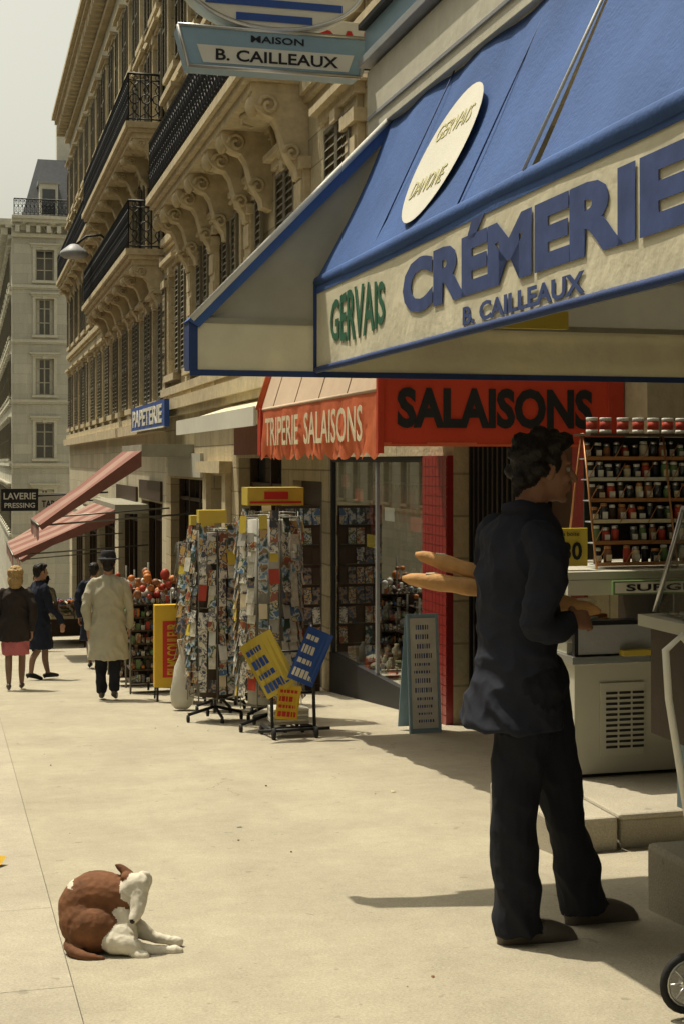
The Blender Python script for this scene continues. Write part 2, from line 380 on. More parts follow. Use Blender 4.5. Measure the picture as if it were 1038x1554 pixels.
def shops(mb,u0,u1,ops,ztop,stone):
    e=u0
    for (a,b,zt,kind) in ops:
        if a>e: mb.box(VW,VW+.6,e,a,g(a)-1.2,ztop,stone)
        mb.box(VW,VW+.6,a,b,zt,ztop,stone)
        e=b
        gz=g((a+b)/2)
        if kind in('open','vit'): 
            mb.box(VW+2.4,VW+2.5,a-.5,b+.5,gz-1,zt+.1,DARK); mb.box(VW+.6,VW+2.4,a-.1,a,gz-1,zt+.1,DARK);mb.box(VW+.6,VW+2.4,b,b+.1,gz-1,zt+.1,DARK); mb.box(VW+.6,VW+2.4,a,b,zt+.01,zt+.1,DARK)
        elif kind=='shop':
            mb.box(VW+.3,VW+.34,a,b,gz+.1,zt,DGLASS)
            mb.box(VW+.2,VW+.3,a,b,g(b)-.5,g(a)+.45,WOOD)
            k=max(2,int((b-a)/1.1))
            for i in range(k+1):
                c=a+(b-a-.09)*i/k; mb.box(VW+.18,VW+.29,c,c+.09,gz-.3,zt,WOOD)
            mb.box(VW+.19,VW+.285,a+.09,b-.09,zt-.45,zt-.38,WOOD)
            mb.box(VW-.06,VW-.003,a-.1,b+.1,zt+.05,zt+.5,R.choice([WOOD,FADED,OFFW,WOOD]))
        elif kind=='wood':
            mb.box(VW+.12,VW+.2,a,b,gz-.6,zt,WOOD)
            for i in range(2):
                for j in range(3):
                    ca=a+.12+i*(b-a)/2; mb.box(VW+.09,VW+.118,ca,ca+(b-a)/2-.24,gz+.2+j*.75,gz+.8+j*.75,WOOD)
        elif kind=='portal':
            mb.box(VW+.35,VW+.4,a,b,gz-.6,zt,WOOD)
            mb.box(VW-.1,VW-.003,a-.35,a,gz-1,zt+.05,TRIM); mb.box(VW-.1,VW-.003,b,b+.35,gz-1,zt+.05,TRIM)
            mb.box(VW-.22,VW-.003,a-.45,b+.45,zt+.053,zt+.25,TRIM)
    if e<u1: mb.box(VW,VW+.6,e,u1,g(u1)-1.2,ztop,stone)

m=MB('stone_apartment_building')
shops(m,8.9,30.9,[(9.2,12.05,1.9,'open'),(12.75,16.6,1.3,'vit'),(16.9,18.5,1.0,'wood'),(19.2,22.4,1.3,'shop'),(23.4,25.0,1.0,'portal'),(26.,30.2,.9,'shop')],2.3,STONE)
fl=[(3.05,5.15),(6.3,8.6),(9.4,11.5),(12.3,14.2)]
facade(m,Ts,8.9,30.9,2.3,16,fl,2.6,1.15,STONE,TRIM)
mansard(m,Ts,8.9,30.9,16.34,3,9,SLATE)
m.box(VW+.6,VW+10,8.9,30.9,2.3,16,STONE)
m.box(VW-.2,VW-.002,8.9,30.9,2.3,2.52,TRIM); m.box(VW-.12,VW-.002,8.9,30.9,2.18,2.297,TRIM)
balcony(m,Ts,17.5,27.2,6.25,.9,[17.75,19.95,21.2,23.0,24.4,26.0,27.0],TRIM,1.05)
balcony(m,Ts,9.2,30.7,12.2,.6,[9.5+1.9*i for i in range(12)],TRIM,.5)
for s in (10.0,12.8,15.2,17.75,21.2,24.4,27.0,30.5):
    m.box(VW-.09,VW-.002,s-.24,s+.24,2.523,4.95,TRIM); m.box(VW-.15,VW-.002,s-.3,s+.3,4.953,5.1,TRIM)
    for k in range(5): m.box(VW-.115,VW-.092,s-.2,s+.2,2.65+k*.46,2.98+k*.46,TRIM)
m.build()
m=MB('stone_apartment_building')
shops(m,30.9,61,[(31.6,35.4,.3,'shop'),(36.3,41,.1,'shop'),(42,47,-.4,'shop'),(48,53,-.8,'shop'),(54,59.5,-1.2,'shop')],1.9,STONE2)
fl=[(2.6,4.7),(5.95,8.0),(8.75,10.7),(11.4,13.3)]
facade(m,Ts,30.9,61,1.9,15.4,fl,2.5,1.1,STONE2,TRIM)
mansard(m,Ts,30.9,61,15.74,3,9,SLATE); m.box(VW+.6,VW+10,30.9,61,-8,15.4,STONE2)
m.box(VW-.25,VW-.002,30.95,61,1.9,2.15,TRIM)
balcony(m,Ts,31.2,43.5,5.9,.85,[31.5+1.9*i for i in range(7)],TRIM,.85)
balcony(m,Ts,31.2,43.5,8.68,.85,[31.5+1.9*i for i in range(7)],TRIM,.7)
balcony(m,Ts,45,60.5,8.68,.6,[45.3+2.1*i for i in range(8)],TRIM,.6)
m.build()
m=MB('stone_shop_building')
shops(m,-9,8.9,[(-7,-3,2.2,'shop'),(-2,2.4,2.2,'shop'),(3.2,8.3,2.2,'open')],3.3,STONE)
facade(m,Ts,-9,8.9,3.3,15,[(4.3,6.4),(7.4,9.4),(10.3,12.2)],2.6,1.15,STONE,TRIM)
mansard(m,Ts,-9,8.9,15.34,3,9,SLATE); m.box(VW+.6,VW+10,-9,8.9,3.3,15,STONE)
m.build()
m=MB('corner_apartment_building')
Tb=lambda s,o,z:(s,80-o,z); Tc=lambda s,o,z:(2.4-o,s,z)
fl=[(-2.5,-.3),(1.4,3.4),(4.9,6.9),(8.2,10.2),(11.2,12.9)]
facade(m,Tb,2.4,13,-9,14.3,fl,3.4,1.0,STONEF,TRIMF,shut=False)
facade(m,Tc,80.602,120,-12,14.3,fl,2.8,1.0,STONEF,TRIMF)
balcony(m,Tb,2.45,13,14.66,.7,[3,6,9,12],TRIMF,.4,.9)
m.prism([(2.9,80.6,14.64),(3.9,82.5,18.4),(12.5,82.5,18.4),(12.9,80.6,14.64)],(0,30,0),SLATE)
for c in (4.4,7.5,10.5):
    m.box(c-.5,c+.5,80.3,82.6,14.7,16.6,TRIMF); m.box(c-.35,c+.35,80.25,80.29,14.9,16.3,DGLASS); m.box(c-.6,c+.6,80.2,82.8,16.602,16.75,ZINC)
m.box(5.0,6.6,83,84,17,20.8,TRIMF); m.box(8.4,9.2,84,85,17,19.6,TRIMF)
for k in range(3): m.lathe((5.3+.4*k,83.5,20.8),[(.12,0),(.1,.5)],GOODS[1],8)
m.build()
m=MB('distant_apartment_building')
Te=lambda s,o,z:(s,128-o,z)
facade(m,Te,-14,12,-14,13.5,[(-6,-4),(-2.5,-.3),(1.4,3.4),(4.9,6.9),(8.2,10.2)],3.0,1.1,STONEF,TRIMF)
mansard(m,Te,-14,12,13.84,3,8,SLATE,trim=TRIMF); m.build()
m=MB('opposite_apartment_building')
To=lambda s,o,z:(-14+o,s,z)
facade(m,To,-30,100,-11,12,[(-1,1.2),(2.4,4.6),(5.6,7.8),(8.8,10.8)],3.2,1.2,STONE2,TRIM,shut=False)
mansard(m,To,-30,100,12.34,3,8,SLATE,6); m.build()

# ---------------------------------------------------------------- shop window with goods
m=MB('shop_display_window')
zt=1.3; zf=-1.04
m.box(VW+1.3,VW+1.35,12.75,16.6,-2,zt,WOOD); m.box(VW+.1,VW+1.3,12.76,16.59,-2.2,zf,GREYP)
m.box(VW+.1,VW+1.3,12.76,12.8,zf,zt,DARK); m.box(VW+.1,VW+1.3,16.55,16.59,zf,zt,DARK); m.box(VW+.1,VW+1.3,12.8,16.55,zt-.03,zt-.002,DARK)
for zz,dp in ((-.62,.85),(-.2,.55),(.25,.4)):
    m.box(VW+1.28-dp,VW+1.28,12.85,16.5,zz-.03,zz,WOOD)
for (zz,a,b,nn) in ((zf,.12,1.0,120),(-.62,.48,1.2,60),(-.2,.78,1.2,30),(.25,.9,1.2,30)):
    for i in range(nn):
        u=R.uniform(12.95,16.4); v=VW+R.uniform(a,b); r=R.uniform(.045,.10)
        k=R.random(); mt=R.choice([GOODS[0],GOODS[0],GOODS[4],GOODS[1],GOODS[2],GOODS[3],PALEP,GREYP])
        if k<.45: m.ell((v,u,zz+r*.6),(r,r*1.5,r*.6),mt,10,6)
        elif k<.7: m.box(v-r,v+r,u-r,u+r,zz,zz+r*1.3,mt)
        else: m.lathe((v,u,zz),[(r*.6,0),(r*.6,r*2),(r*.3,r*2.3),(r*.3,r*2.6)],mt,10)
m.tube([(VW+.5,12.9,1.0),(VW+.5,16.5,1.0)],.015,METAL,6)
for i in range(22):
    u=13.0+i*.16; L=R.uniform(.25,.6)
    m.tube([(VW+.5,u,1.0),(VW+.5,u,.9),(VW+.5,u+.01,.9-L*.5),(VW+.5,u,.9-L)],[.006,.035,.05,.03],R.choice([GOODS[1],GOODS[3],GOODS[1]]),8)
for c in (12.75,16.53): m.box(VW+.03,VW+.08,c,c+.06,-1.6,zt,IRON)
m.box(VW+.035,VW+.075,14.65,14.68,zf,zt,ZINC)
m.box(VW+.02,VW+.09,12.75,16.6,-1.9,zf-.0,BLACK); m.box(VW+.03,VW+.08,12.81,16.53,zt-.06,zt,IRON)
m.poly([(VW+.055,12.75,zf),(VW+.055,16.6,zf),(VW+.055,16.6,zt),(VW+.055,12.75,zt)],GLASS)
for (u,z,mt) in ((13.3,.55,GOODS[3]),(14.2,.62,GOODS[4]),(15.4,.8,GOODS[3]),(16.0,.95,GOODS[3]),(14.9,.3,YEL2)): m.box(VW+.1,VW+.105,u,u+.35,z,z+.14,mt)
m.build()
m=MB('red_tiled_pillar')
m.box(VW-.06,VW-.003,12.05,12.75,-1.4,1.3,REDP)
for i in range(28):
    for j in range(7): m.box(VW-.068,VW-.0605,12.055+j*.099,12.145+j*.099,-1.2+i*.089,-1.12+i*.089,REDP)
m.build()
m=MB('shop_doorway')
m.box(VW-.03,VW+.1,9.2,9.4,-1,1.9,REDP); m.box(VW+.2,VW+.26,9.4,10.3,-.9,1.8,WOOD); 
for i in range(14): m.box(VW+.1,VW+.13,10.4+i*.115,10.43+i*.115,-1,1.7,BLACK)
m.build()

# ---------------------------------------------------------------- dairy awning
A=MB('dairy_awning')
V0=1.52
def flutter(u): return .010*math.sin(u*7)+.007*math.sin(u*17+1)
def valance(mb,v,u0,u1,z0,z1,mt,border=None,bh=.03,n=60,amp=1):
    vs=[];nz=4
    for i in range(n+1):
        u=u0+(u1-u0)*i/n
        for k in range(nz+1):
            z=z0+(z1-z0)*k/nz; vs.append((v+amp*flutter(u)*(1-k/nz),u,z))
    fs=[(i*(nz+1)+k,(i+1)*(nz+1)+k,(i+1)*(nz+1)+k+1,i*(nz+1)+k+1) for i in range(n) for k in range(nz)]
    mb.add(vs,fs,mt,True)
    if border:
        mb.tube([(v+amp*flutter(u0+(u1-u0)*i/n),u0+(u1-u0)*i/n,z0+bh*.4) for i in range(n+1)],bh*.42,border,6)
valance(A,V0,.4,6.22,1.645,2.04,CREAM,NAVY,.035,amp=.12)
A.tube([(V0+.016,.4,2.045),(V0+.012,1.2,2.04),(V0+.018,2,2.046),(V0+.014,3,2.043),(V0+.018,4,2.05),(V0+.013,5,2.046),(V0+.018,6.24,2.055)],[.03,.034,.029,.033,.03,.034,.03],BLUE,10)
A.box(V0-.0035,V0-.0015,.4,6.22,2.0,2.03,BLUE)
A.tube([(V0-.002,6.22,1.65),(V0-.002,6.22,2.04)],.012,NAVY,6)
def roof(mb,ua,ub,mt,n=18):
    vs=[]
    for i in range(n+1):
        for k in range(9):
            t=k/8; u=ua+(ub-ua)*i/n; sag=.012*math.sin(math.pi*t)*(1+.6*math.sin(i*1.3))+.008*math.sin(u*9+t*4); 
            vs.append((V0+.35*t+sag,u,2.056+.744*t-.4*sag))
    mb.add(vs,[(i*9+k,(i+1)*9+k,(i+1)*9+k+1,i*9+k+1) for i in range(n) for k in range(8)],mt,True)
roof(A,.4,3.70,BLUE); roof(A,3.75,6.22,BLUE)
A.tube([(V0-.004,3.752,2.07),(V0+.346,3.752,2.8)],.005,GOODS[4],6)
A.tube([(V0+.1,3.72,2.0),(V0+.40,3.72,2.72)],.012,DARK,8)
for uu in (4.35,5.35,2.5,1.5): A.tube([(V0+.002,uu,2.06),(V0+.176,uu,2.432),(V0+.349,uu,2.8)],.003,NAVY,5)
nv=Vector((-.744,0,.35)).normalized(); sv=Vector((.35,0,.744)).normalized()
oc=Vector((V0+.35*.40,4.86,2.056+.744*.40))+nv*.012
A.prism([oc+Vector((0,1,0))*.29*math.cos(t)+sv*.28*math.sin(t) for t in [k*math.pi/20 for k in range(40)]],nv*.001,WHITE)
U=6.24
vs=[];n=16
for i in range(n+1):
    for j in range(n+1):
        a,b=i/n,j/n; x=1.0+3.15*a; lo=Vector((x,U,1.862)); hi=Vector((x,U,min(1.862+(x-1.0)*1.071,2.83)))
        p=lo.lerp(hi,b); p.y+=.02*math.sin(math.pi*b)*math.sin(a*14+b*3); vs.append(p)
A.add(vs,[(i*(n+1)+j,(i+1)*(n+1)+j,(i+1)*(n+1)+j+1,i*(n+1)+j+1) for i in range(n) for j in range(n)],GREYC,True)
A.prism([(.94,U-.03,1.87),(1.88,U-.03,2.84),(1.93,U-.03,2.80),(.99,U-.03,1.84)],(0,.16,0),BLUE)
A.tube([(.955,U-.03,1.875),(1.885,U-.03,2.835)],.016,GOODS[4],6)
A.box(.985,4.15,U-.012,U-.006,1.655,1.86,CREAM); A.box(.985,4.15,U-.016,U-.004,1.86,1.885,GREYC)
A.box(.95,4.15,U-.018,U-.002,1.628,1.654,NAVY); A.box(.945,.984,U-.018,U+.12,1.655,1.87,NAVY)
for k in range(3): A.tube([(4.1,1.2+k*2.3,2.6),(2.8,1.2+k*2.3,2.2),(V0+.03,1.2+k*2.3,2.02)],.016,GOODS[0],8)
A.box(2.2,2.6,5.9,5.93,1.84,1.92,YEL2)
aw=A.build()
X=(0,-1,0);Z=(0,0,1)
text('CRÉMERIE',aw,(V0-.004,3.85,1.885),X,Z,2.10,.235,BLUEL,bold=.05)
text('B. CAILLEAUX',aw,(V0-.004,3.80,1.708),X,Z,.92,.058,BLUEL,bold=.03)
text('GERVAIS',aw,(V0-.004,5.54,1.85),X,Z,.82,.15,GREEN,bold=.02,arch=.45)
text('GERVAIS',aw,oc+nv*.003+sv*.12,X,sv,.38,.075,FAINT); text('DANONE',aw,oc+nv*.003-sv*.12,X,sv,.36,.075,FAINT)

m=MB('shopfront_canopy')
m.box(1.88,4.19,-1,6.5,2.83,3.12,STONE2)
m.box(1.84,1.877,-1,6.52,2.80,3.1,TRIMF); m.box(1.80,1.90,-1,6.54,3.122,3.16,ZINC); m.box(1.83,1.9,-1,6.53,3.162,3.30,LBLUE); m.box(1.80,1.92,-1,6.54,3.302,3.33,BLACK)
m.box(1.832,1.838,-1,6.5,2.86,2.88,ZINC)
m.build(bevel=.006)

m=MB('hanging_shop_sign')
U=6.7; dv=.085
m.prism([(.93+dv,U,3.125),(1.77+dv,U,3.125),(1.82+dv,U,3.315),(.88+dv,U,3.315)],(0,.14,0),LBLUE)
m.prism([(1.0+dv,U-.004,3.145),(1.71+dv,U-.004,3.145),(1.74+dv,U-.004,3.228),(.97+dv,U-.004,3.228)],(0,.003,0),WHITE)
for a,b in (((.93,3.125),(1.77,3.125)),((.88,3.315),(1.82,3.315)),((.93,3.125),(.88,3.315)),((1.77,3.125),(1.82,3.315))):
    m.tube([(a[0]+dv,U,a[1]),(b[0]+dv,U,b[1])],.010,METAL,6)
cx,cz=1.345+dv,3.575
m.prism([(cx+.45*math.cos(t),U,cz+.25*math.sin(t)) for t in [k*math.pi/24 for k in range(48)]],(0,.14,0),WHITE)
m.tube([(cx+.45*math.cos(t),U,cz+.25*math.sin(t)) for t in [k*math.pi/24 for k in range(48)]],.012,METAL,6,closed=True)
for k in range(6):
    z=cz-.215+k*.07; w=.42*math.sqrt(max(0,1-((z-cz)/.24)**2))
    m.prism([(cx-w,U-.006,z),(cx+w,U-.006,z),(cx+w*1.0,U-.006,z+.035),(cx-w,U-.006,z+.035)],(0,.004,0),MBLUE)
m.tube([(1.85,U+.07,3.2),(2.4,U+.07,3.2),(4.2,U+.07,3.25)],.02,IRON,8)
so=m.build()
XT=(1,0,0)
text('B. CAILLEAUX',so,(1.36+dv,U-.006,3.186),XT,Z,.60,.055,BLACK,bold=.02); text('MAISON',so,(1.36+dv,U-.003,3.272),XT,Z,.26,.033,BLACK,bold=.02)
m=MB('projecting_shop_sign'); m.box(1.95,2.62,8.6,8.68,3.68,4.0,WHITE); m.tube([(2.62,8.64,3.8),(4.2,8.64,3.8)],.02,IRON); o=m.build(bevel=.005)
text('BAR',o,(2.33,8.596,3.84),XT,Z,.46,.2,REDL,bold=.03)

# ---------------------------------------------------------------- salami shop awning
m=MB('butcher_awning')
ua,ub,vf=8.64,12.4,2.52
n=160;vs=[]
for i in range(n+1):
    u=ua+(ub-ua)*i/n; sc=.05*abs(math.sin(math.pi*(u-ua)/.235))
    for k,(z) in enumerate((1.31-sc,1.40,1.5,1.6,1.70)): vs.append((vf+.02*math.sin(u*9+k)*(1-k/4)+.01*math.sin(u*23)*(1-k/4),u,z))
m.add(vs,[(i*5+k,(i+1)*5+k,(i+1)*5+k+1,i*5+k+1) for i in range(n) for k in range(4)],RED2,True)
for i in range(14):
    a=ua+(ub-ua)*i/14; b=ua+(ub-ua)*(i+1)/14; mt=PINKC
    m.poly([(vf,a,1.70),(vf,b,1.70),(vf+.2,b,2.35),(vf+.2,a,2.35)],mt); m.poly([(vf+.2,a,2.35),(vf+.2,b,2.35),(4.19,b,2.75),(4.19,a,2.75)],mt)
    if i%3==0: m.tube([(vf-.003,a,1.7),(vf+.197,a,2.35)],.003,FADED2,4)
m.prism([(vf-.01,ub-.02,1.28),(vf-.01,ub-.02,1.7),(vf+.19,ub-.02,2.35),(4.19,ub-.02,2.75),(4.19,ub-.02,1.5)],(0,.02,0),RED)
m.box(vf-.02,vf+.02,ub-.1,ub+.03,1.3,1.72,RED); m.tube([(vf-.01,ub,1.7),(vf+.19,ub,2.35)],.04,RED2,6)
m.tube([(vf+.006,ua,1.705),(vf+.006,ub,1.705)],.014,PINKC,8)
vs=[];n=30
for i in range(n+1):
    v=vf+.02+(4.08-vf-.02)*i/n
    for k in range(5): vs.append((v,ua-.01+.008*math.sin(v*11)*(1-k/4),1.36+.46*k/4))
m.add(vs,[(i*5+k,(i+1)*5+k,(i+1)*5+k+1,i*5+k+1) for i in range(n) for k in range(4)],RED,True)
m.box(vf+.02,4.08,ua-.012,ua-.004,1.345,1.37,RED2)
m.tube([(vf+.02,ua-.02,1.83),(4.1,ua-.02,1.83)],.018,BLACK,6); m.box(vf-.02,vf+.02,ua-.03,ua+.01,1.3,1.85,RED)
m.prism([(vf+.03,ua,1.83),(vf+.2,ua,2.35),(4.19,ua,2.75),(4.19,ua,1.83)],(0,.01,0),PINKC)
m.box(4.09,4.19,ua-.03,ua+.03,1.0,1.86,RED)
for k in range(14): m.ell((vf+.1+k*.115,ua-.024,1.80),(.009,.004,.009),METAL,6,4)
o=m.build()
text('SALAISONS',o,((vf+4.08)/2+.0,ua-.022,1.59),XT,Z,1.34,.26,BLACK,bold=.045)
text('TRIPERIE  SALAISONS',o,(vf-.028,10.5,1.50),X,Z,3.1,.24,GOODS[0],bold=.01)

# ---------------------------------------------------------------- other awnings/signs down the street
m=MB('cream_flat_awning')
m.prism([(3.3,16.5,1.68),(3.3,16.5,1.86),(4.18,16.5,2.15),(4.18,16.5,2.08)],(0,6.4,0),CREAM); m.box(3.27,3.296,16.5,22.9,1.67,1.9,WHITE); m.build()
m=MB('stationery_shop_sign'); m.box(3.82,3.92,28.4,34.3,1.95,2.50,MBLUE); m.box(3.80,3.819,28.4,34.3,1.93,1.96,WHITE)
for uu in (29,31.3,33.8): m.tube([(3.92,uu,2.3),(4.2,uu,2.3)],.02,IRON)
o=m.build()
text('PAPETERIE',o,(3.812,31.35,2.23),X,Z,5.2,.38,WHITE,bold=.03,thick=.005)
def slope_awning(name,u0,u1,vo,zo,vi,zi,vh=.25,stripe=.9,m1=FADED,m2=FADED2):
    m=MB(name); n=max(3,int((u1-u0)/stripe))
    for i in range(n):
        a=u0+(u1-u0)*i/n;b=u0+(u1-u0)*(i+1)/n; mt=m1 if i%2==0 else m2
        sg=.05; vm,zm=(vo+vi)/2,(zo+zi)/2-sg
        m.poly([(vo,a,zo),(vo,b,zo),(vm,b,zm),(vm,a,zm)],mt); m.poly([(vm,a,zm),(vm,b,zm),(vi,b,zi),(vi,a,zi)],mt)
        m.poly([(vo,a,zo),(vo,b,zo),(vo,b,zo-vh),(vo,(a+b)/2,zo-vh-.07),(vo,a,zo-vh)],mt)
    m.poly([(vo,u0,zo),(vi,u0,zi),(vi,u0,zi-.3),(vo+.05,u0,zo-.08)],m1)
    m.box(vi,VW-.003,u0,u1,zi-.1,zi+.12,GREYC)
    m.tube([(vo,u0,zo),(vo,u1,zo)],.025,STEELW); 
    for uu in (u0+.1,u1-.1): m.tube([(vo,uu,zo),(VW,uu,zo+.2)],.02,STEELW)
    return m.build()
slope_awning('striped_shop_awning',27,30.5,1.3,.05,3.2,1.45)
slope_awning('striped_shop_awning',34,40,1.05,-.95,3.4,.1,m1=FADED,m2=FADED2)
slope_awning('striped_shop_awning',45,56,1.6,-1.8,3.6,-.5)
m=MB('laundry_sign'); m.box(1.0,2.1,44,44.12,-.25,.42,BLACK); m.tube([(2.1,44.06,.2),(4.2,44.06,.3)],.03,IRON); o=m.build()
text('LAVERIE',o,(1.55,43.99,.2),XT,Z,.95,.2,WHITE,bold=.02); text('PRESSING',o,(1.55,43.99,-.08),XT,Z,.9,.15,WHITE,bold=.02)
m=MB('shop_sign'); m.box(2.2,3.1,46,46.12,-.5,.25,OFFW); m.tube([(3.1,46.06,.0),(4.2,46.06,.0)],.03,IRON); o=m.build(); text('TABAC',o,(2.65,45.99,-.1),XT,Z,.7,.22,BLACK,bold=.02)
m=MB('street_lamp')
m.tube([(4.2,41,7.3),(3.7,41,7.7),(3.3,41,7.65),(3.0,41,7.4)],.035,IRON,8); m.lathe((2.95,41,7.0),[(.03,.42),(.12,.4),(.38,.2),(.42,.1),(.3,.02),(.02,0)],ZINC,14); m.box(4.1,4.19,40.85,41.15,7.1,7.5,IRON); m.build()

# ---------------------------------------------------------------- postcard racks etc
def card(mb,c,nrm,w,h,mt,tilt=.18):
    c=Vector(c); nrm=Vector(nrm).normalized(); up=Vector((0,0,1)); x=up.cross(nrm).normalized()
    a=R.uniform(-.06,.06); x=(x*math.cos(a)+up*math.sin(a)).normalized()
    y=(up*math.cos(tilt)-nrm*math.sin(tilt)).normalized(); y=(y-x*y.dot(x)).normalized(); nn=x.cross(y)
    mb.prism([c-x*w/2-y*h/2,c+x*w/2-y*h/2,c+x*w/2+y*h/2,c-x*w/2+y*h/2],nn*.004,mt)
def rack(name,v,u,H,rad,sides=8,cw=.105,ch=.15,z0=.25,ph=0,cols=2,miss=.07):
    m=MB(name); b=g(u)
    m.tube([(v,u,b+.08),(v,u,b+H)],.018,STEELW,8); m.lathe((v,u,b+z0),[(rad*.72,0),(rad*.72,H-z0-.03)],GREYP if R.random()<.6 else WOOD,12)
    for k in range(4):
        a=k*math.pi/2+ph; e=(v+rad*1.05*math.cos(a),u+rad*1.05*math.sin(a),b+.075); m.tube([(v,u,b+.14),e],.016,BLACK,6)
        m.lathe((e[0]-.015,e[1],b+.037),[(.02,0),(.037,.004),(.037,.026),(.02,.03)],RUB,12,'x'); m.tube([e,(e[0],e[1],b+.04)],.01,STEELW)
    for zz in (z0,H*.6,H-.01):
        m.tube([(v+rad*.97*math.cos(t),u+rad*.97*math.sin(t),b+zz) for t in [k*math.pi/8 for k in range(16)]],.005,STEELW,4,closed=True)
    for s in range(sides):
        a=ph+s*2*math.pi/sides; n=Vector((math.cos(a),math.sin(a),0)); x=Vector((-n.y,n.x,0))
        for t in (-cols*cw/2-.01,cols*cw/2+.01): 
            q=Vector((v,u,b))+n*rad+x*t; m.tube([q+Vector((0,0,z0-.03)),q+Vector((0,0,H))],.004,STEELW,4)
        for c in range(cols):
            z=z0+.04+R.uniform(0,.05); fav=R.choice(PICS[:5]+[PALEP,PALEP])
            while z<H-.08:
                hh=ch*R.choice([.6,.75,.9,1,1.15])
                if R.random()>miss:
                    ww=cw*R.uniform(.75,1.05)
                    p=Vector((v,u,b+z+hh/2))+n*(rad+R.uniform(.005,.035))+x*((c-(cols-1)/2)*cw*1.05)
                    card(m,p,n,ww,hh,fav if R.random()<.4 else R.choice(PICS+PICS+[PALEP,GOODS[0],GREYP,GOODS[4],YEL2,GOODS[3]]),R.uniform(.1,.3))
                z+=hh*.8+.012
    return m
m=rack('postcard_rack',2.60,12.4,1.90,.27,9,ph=.3,cw=.09,ch=.13); m.build()
m=rack('postcard_rack',2.30,13.5,1.84,.25,9,ph=.1,cw=.085,ch=.13); b=g(13.6); m.box(2.1,2.36,13.2,13.35,b+1.92,b+2.04,YEL2); m.build()
m=rack('postcard_rack',2.84,13.5,2.0,.26,8,ph=.5)
b=g(13.6); m.box(2.56,3.1,13.2,13.5,b+2.08,b+2.25,YEL2); m.box(2.58,3.08,13.194,13.2,b+2.1,b+2.12,REDL); m.box(2.72,2.95,13.192,13.199,b+2.14,b+2.21,REDL); m.build()
m=rack('postcard_rack',2.55,14.6,1.9,.25,8,ph=.2,cw=.14,ch=.2,cols=1); m.build()
m=rack('postcard_rack',2.50,15.8,1.8,.22,7,ph=.2,cw=.14,ch=.2,cols=1); b=g(15.6); m.box(2.36,2.62,15.4,15.55,b+1.95,b+2.09,YEL2); m.build()
m=rack('postcard_rack',3.05,15.3,1.95,.22,7,ph=.2,cw=.14,ch=.2,cols=1); m.build()
m=MB('magazine_display')
b=g(16.75)
m.box(3.6,4.14,16.75,16.8,b,b+2.25,WOOD)
for i in range(5):
    for j in range(9):
        if R.random()<.15: continue
        card(m,(3.66+i*.107,16.725,b+.2+j*.24),(0,-1,0),.095,.2,R.choice(PICS+[PICS[5],PICS[5],PICS[5],WOOD]),.15)
for j in range(9): m.tube([(3.6,16.71,b+.1+j*.24),(4.12,16.71,b+.1+j*.24)],.004,STEELW,4)
m.build()
m=MB('newspaper_placard_trolley')
b=g(11.9)
for s in (0,1):
    v=2.46+.36*s
    m.tube([(v,11.60,b+.07),(v,11.68,b+.75),(v+.02,11.8,b+.94),(v+.06,12.0,b+.92)],.015,BLACK,6)
    for uu in (11.55,12.05): m.lathe((v-.015,uu,g(uu)+.05),[(.02,0),(.05,.004),(.05,.026),(.02,.03)],RUB,12,'x')
    m.tube([(v,11.55,b+.11),(v,12.05,b+.07)],.015,BLACK,6)
for z in (.11,.4,.75): m.tube([(2.46,11.65,b+z),(2.82,11.65,b+z)],.012,BLACK,6)
m.tube([(2.34,11.6,b+.1),(2.95,11.6,b+.1)],.014,BLACK,6)
for k in range(4): m.tube([(2.5+.09*k,11.62,b+.1),(2.5+.09*k,11.95,b+.085)],.007,BLACK,5)
for k in range(6): m.box(2.49,2.79,11.68,11.93,b+.13+k*.022,b+.149+k*.022,PALEP if k%2 else GREYP)
def placard(cx,cz,w,h,ang,mt,bar,yy):
    ca,sa=math.cos(ang),math.sin(ang)
    P=lambda x,z,y=0:(cx+x*ca-z*sa,yy+y+.025*math.sin(11*x+5*z),cz+x*sa+z*ca)
    K=6
    for i in range(K):
        a=-w/2+w*i/K;b_=-w/2+w*(i+1)/K; m.poly([P(a,-h/2),P(b_,-h/2),P(b_,h/2),P(a,h/2)],mt)
    for k in range(4):
        z=-h*.34+k*h*.22; hh=h*(.045 if k%2 else .075)
        x=-w*.42
        while x<w*.36:
            l=R.uniform(.012,.035); e=min(x+l,w*.43); m.poly([P(x,z-hh,-.004),P(e,z-hh,-.004),P(e,z+hh,-.004),P(x,z+hh,-.004)],bar); x+=l+.009
placard(2.42,b+.66,.30,.50,.5,YEL2,MBLUE,11.56); placard(2.76,b+.72,.24,.46,-.42,MBLUE,WHITE,11.50); placard(2.58,b+.34,.2,.28,-.15,YEL,REDL,11.54)
m.build()
m=MB('yellow_advertising_board')
u=16.06; b=g(u)
m.box(2.05,2.47,u,u+.12,b+.17,b+1.1,YEL); m.box(2.14,2.38,u-.006,u-.001,b+.28,b+.92,REDL)
for v in (2.09,2.42): m.tube([(v,u+.06,b),(v,u+.06,b+.18)],.015,BLACK); m.tube([(v,u+.3,b),(v,u+.1,b+.6)],.012,BLACK)
o=m.build(bevel=.01); text('FILMS COULEUR',o,(2.26,u-.01,b+.6),(0,0,1),(-1,0,0),.58,.14,YEL,bold=.02)
m=MB('plastic_carrier_bag')
vs=[];u0=14.9;b=g(u0);n=16; bv=2.19
for k,(z,a,c) in enumerate(((0.02,.09,.07),(.06,.14,.11),(.18,.155,.12),(.32,.13,.1),(.46,.09,.06),(.56,.045,.03),(.64,.02,.02))):
    for j in range(n):
        w=2*math.pi*j/n; rr=1+.1*math.sin(5*w+k)+.06*math.sin(9*w-k*2); vs.append((bv+a*.8*rr*math.cos(w),u0+c*rr*math.sin(w),b+z))
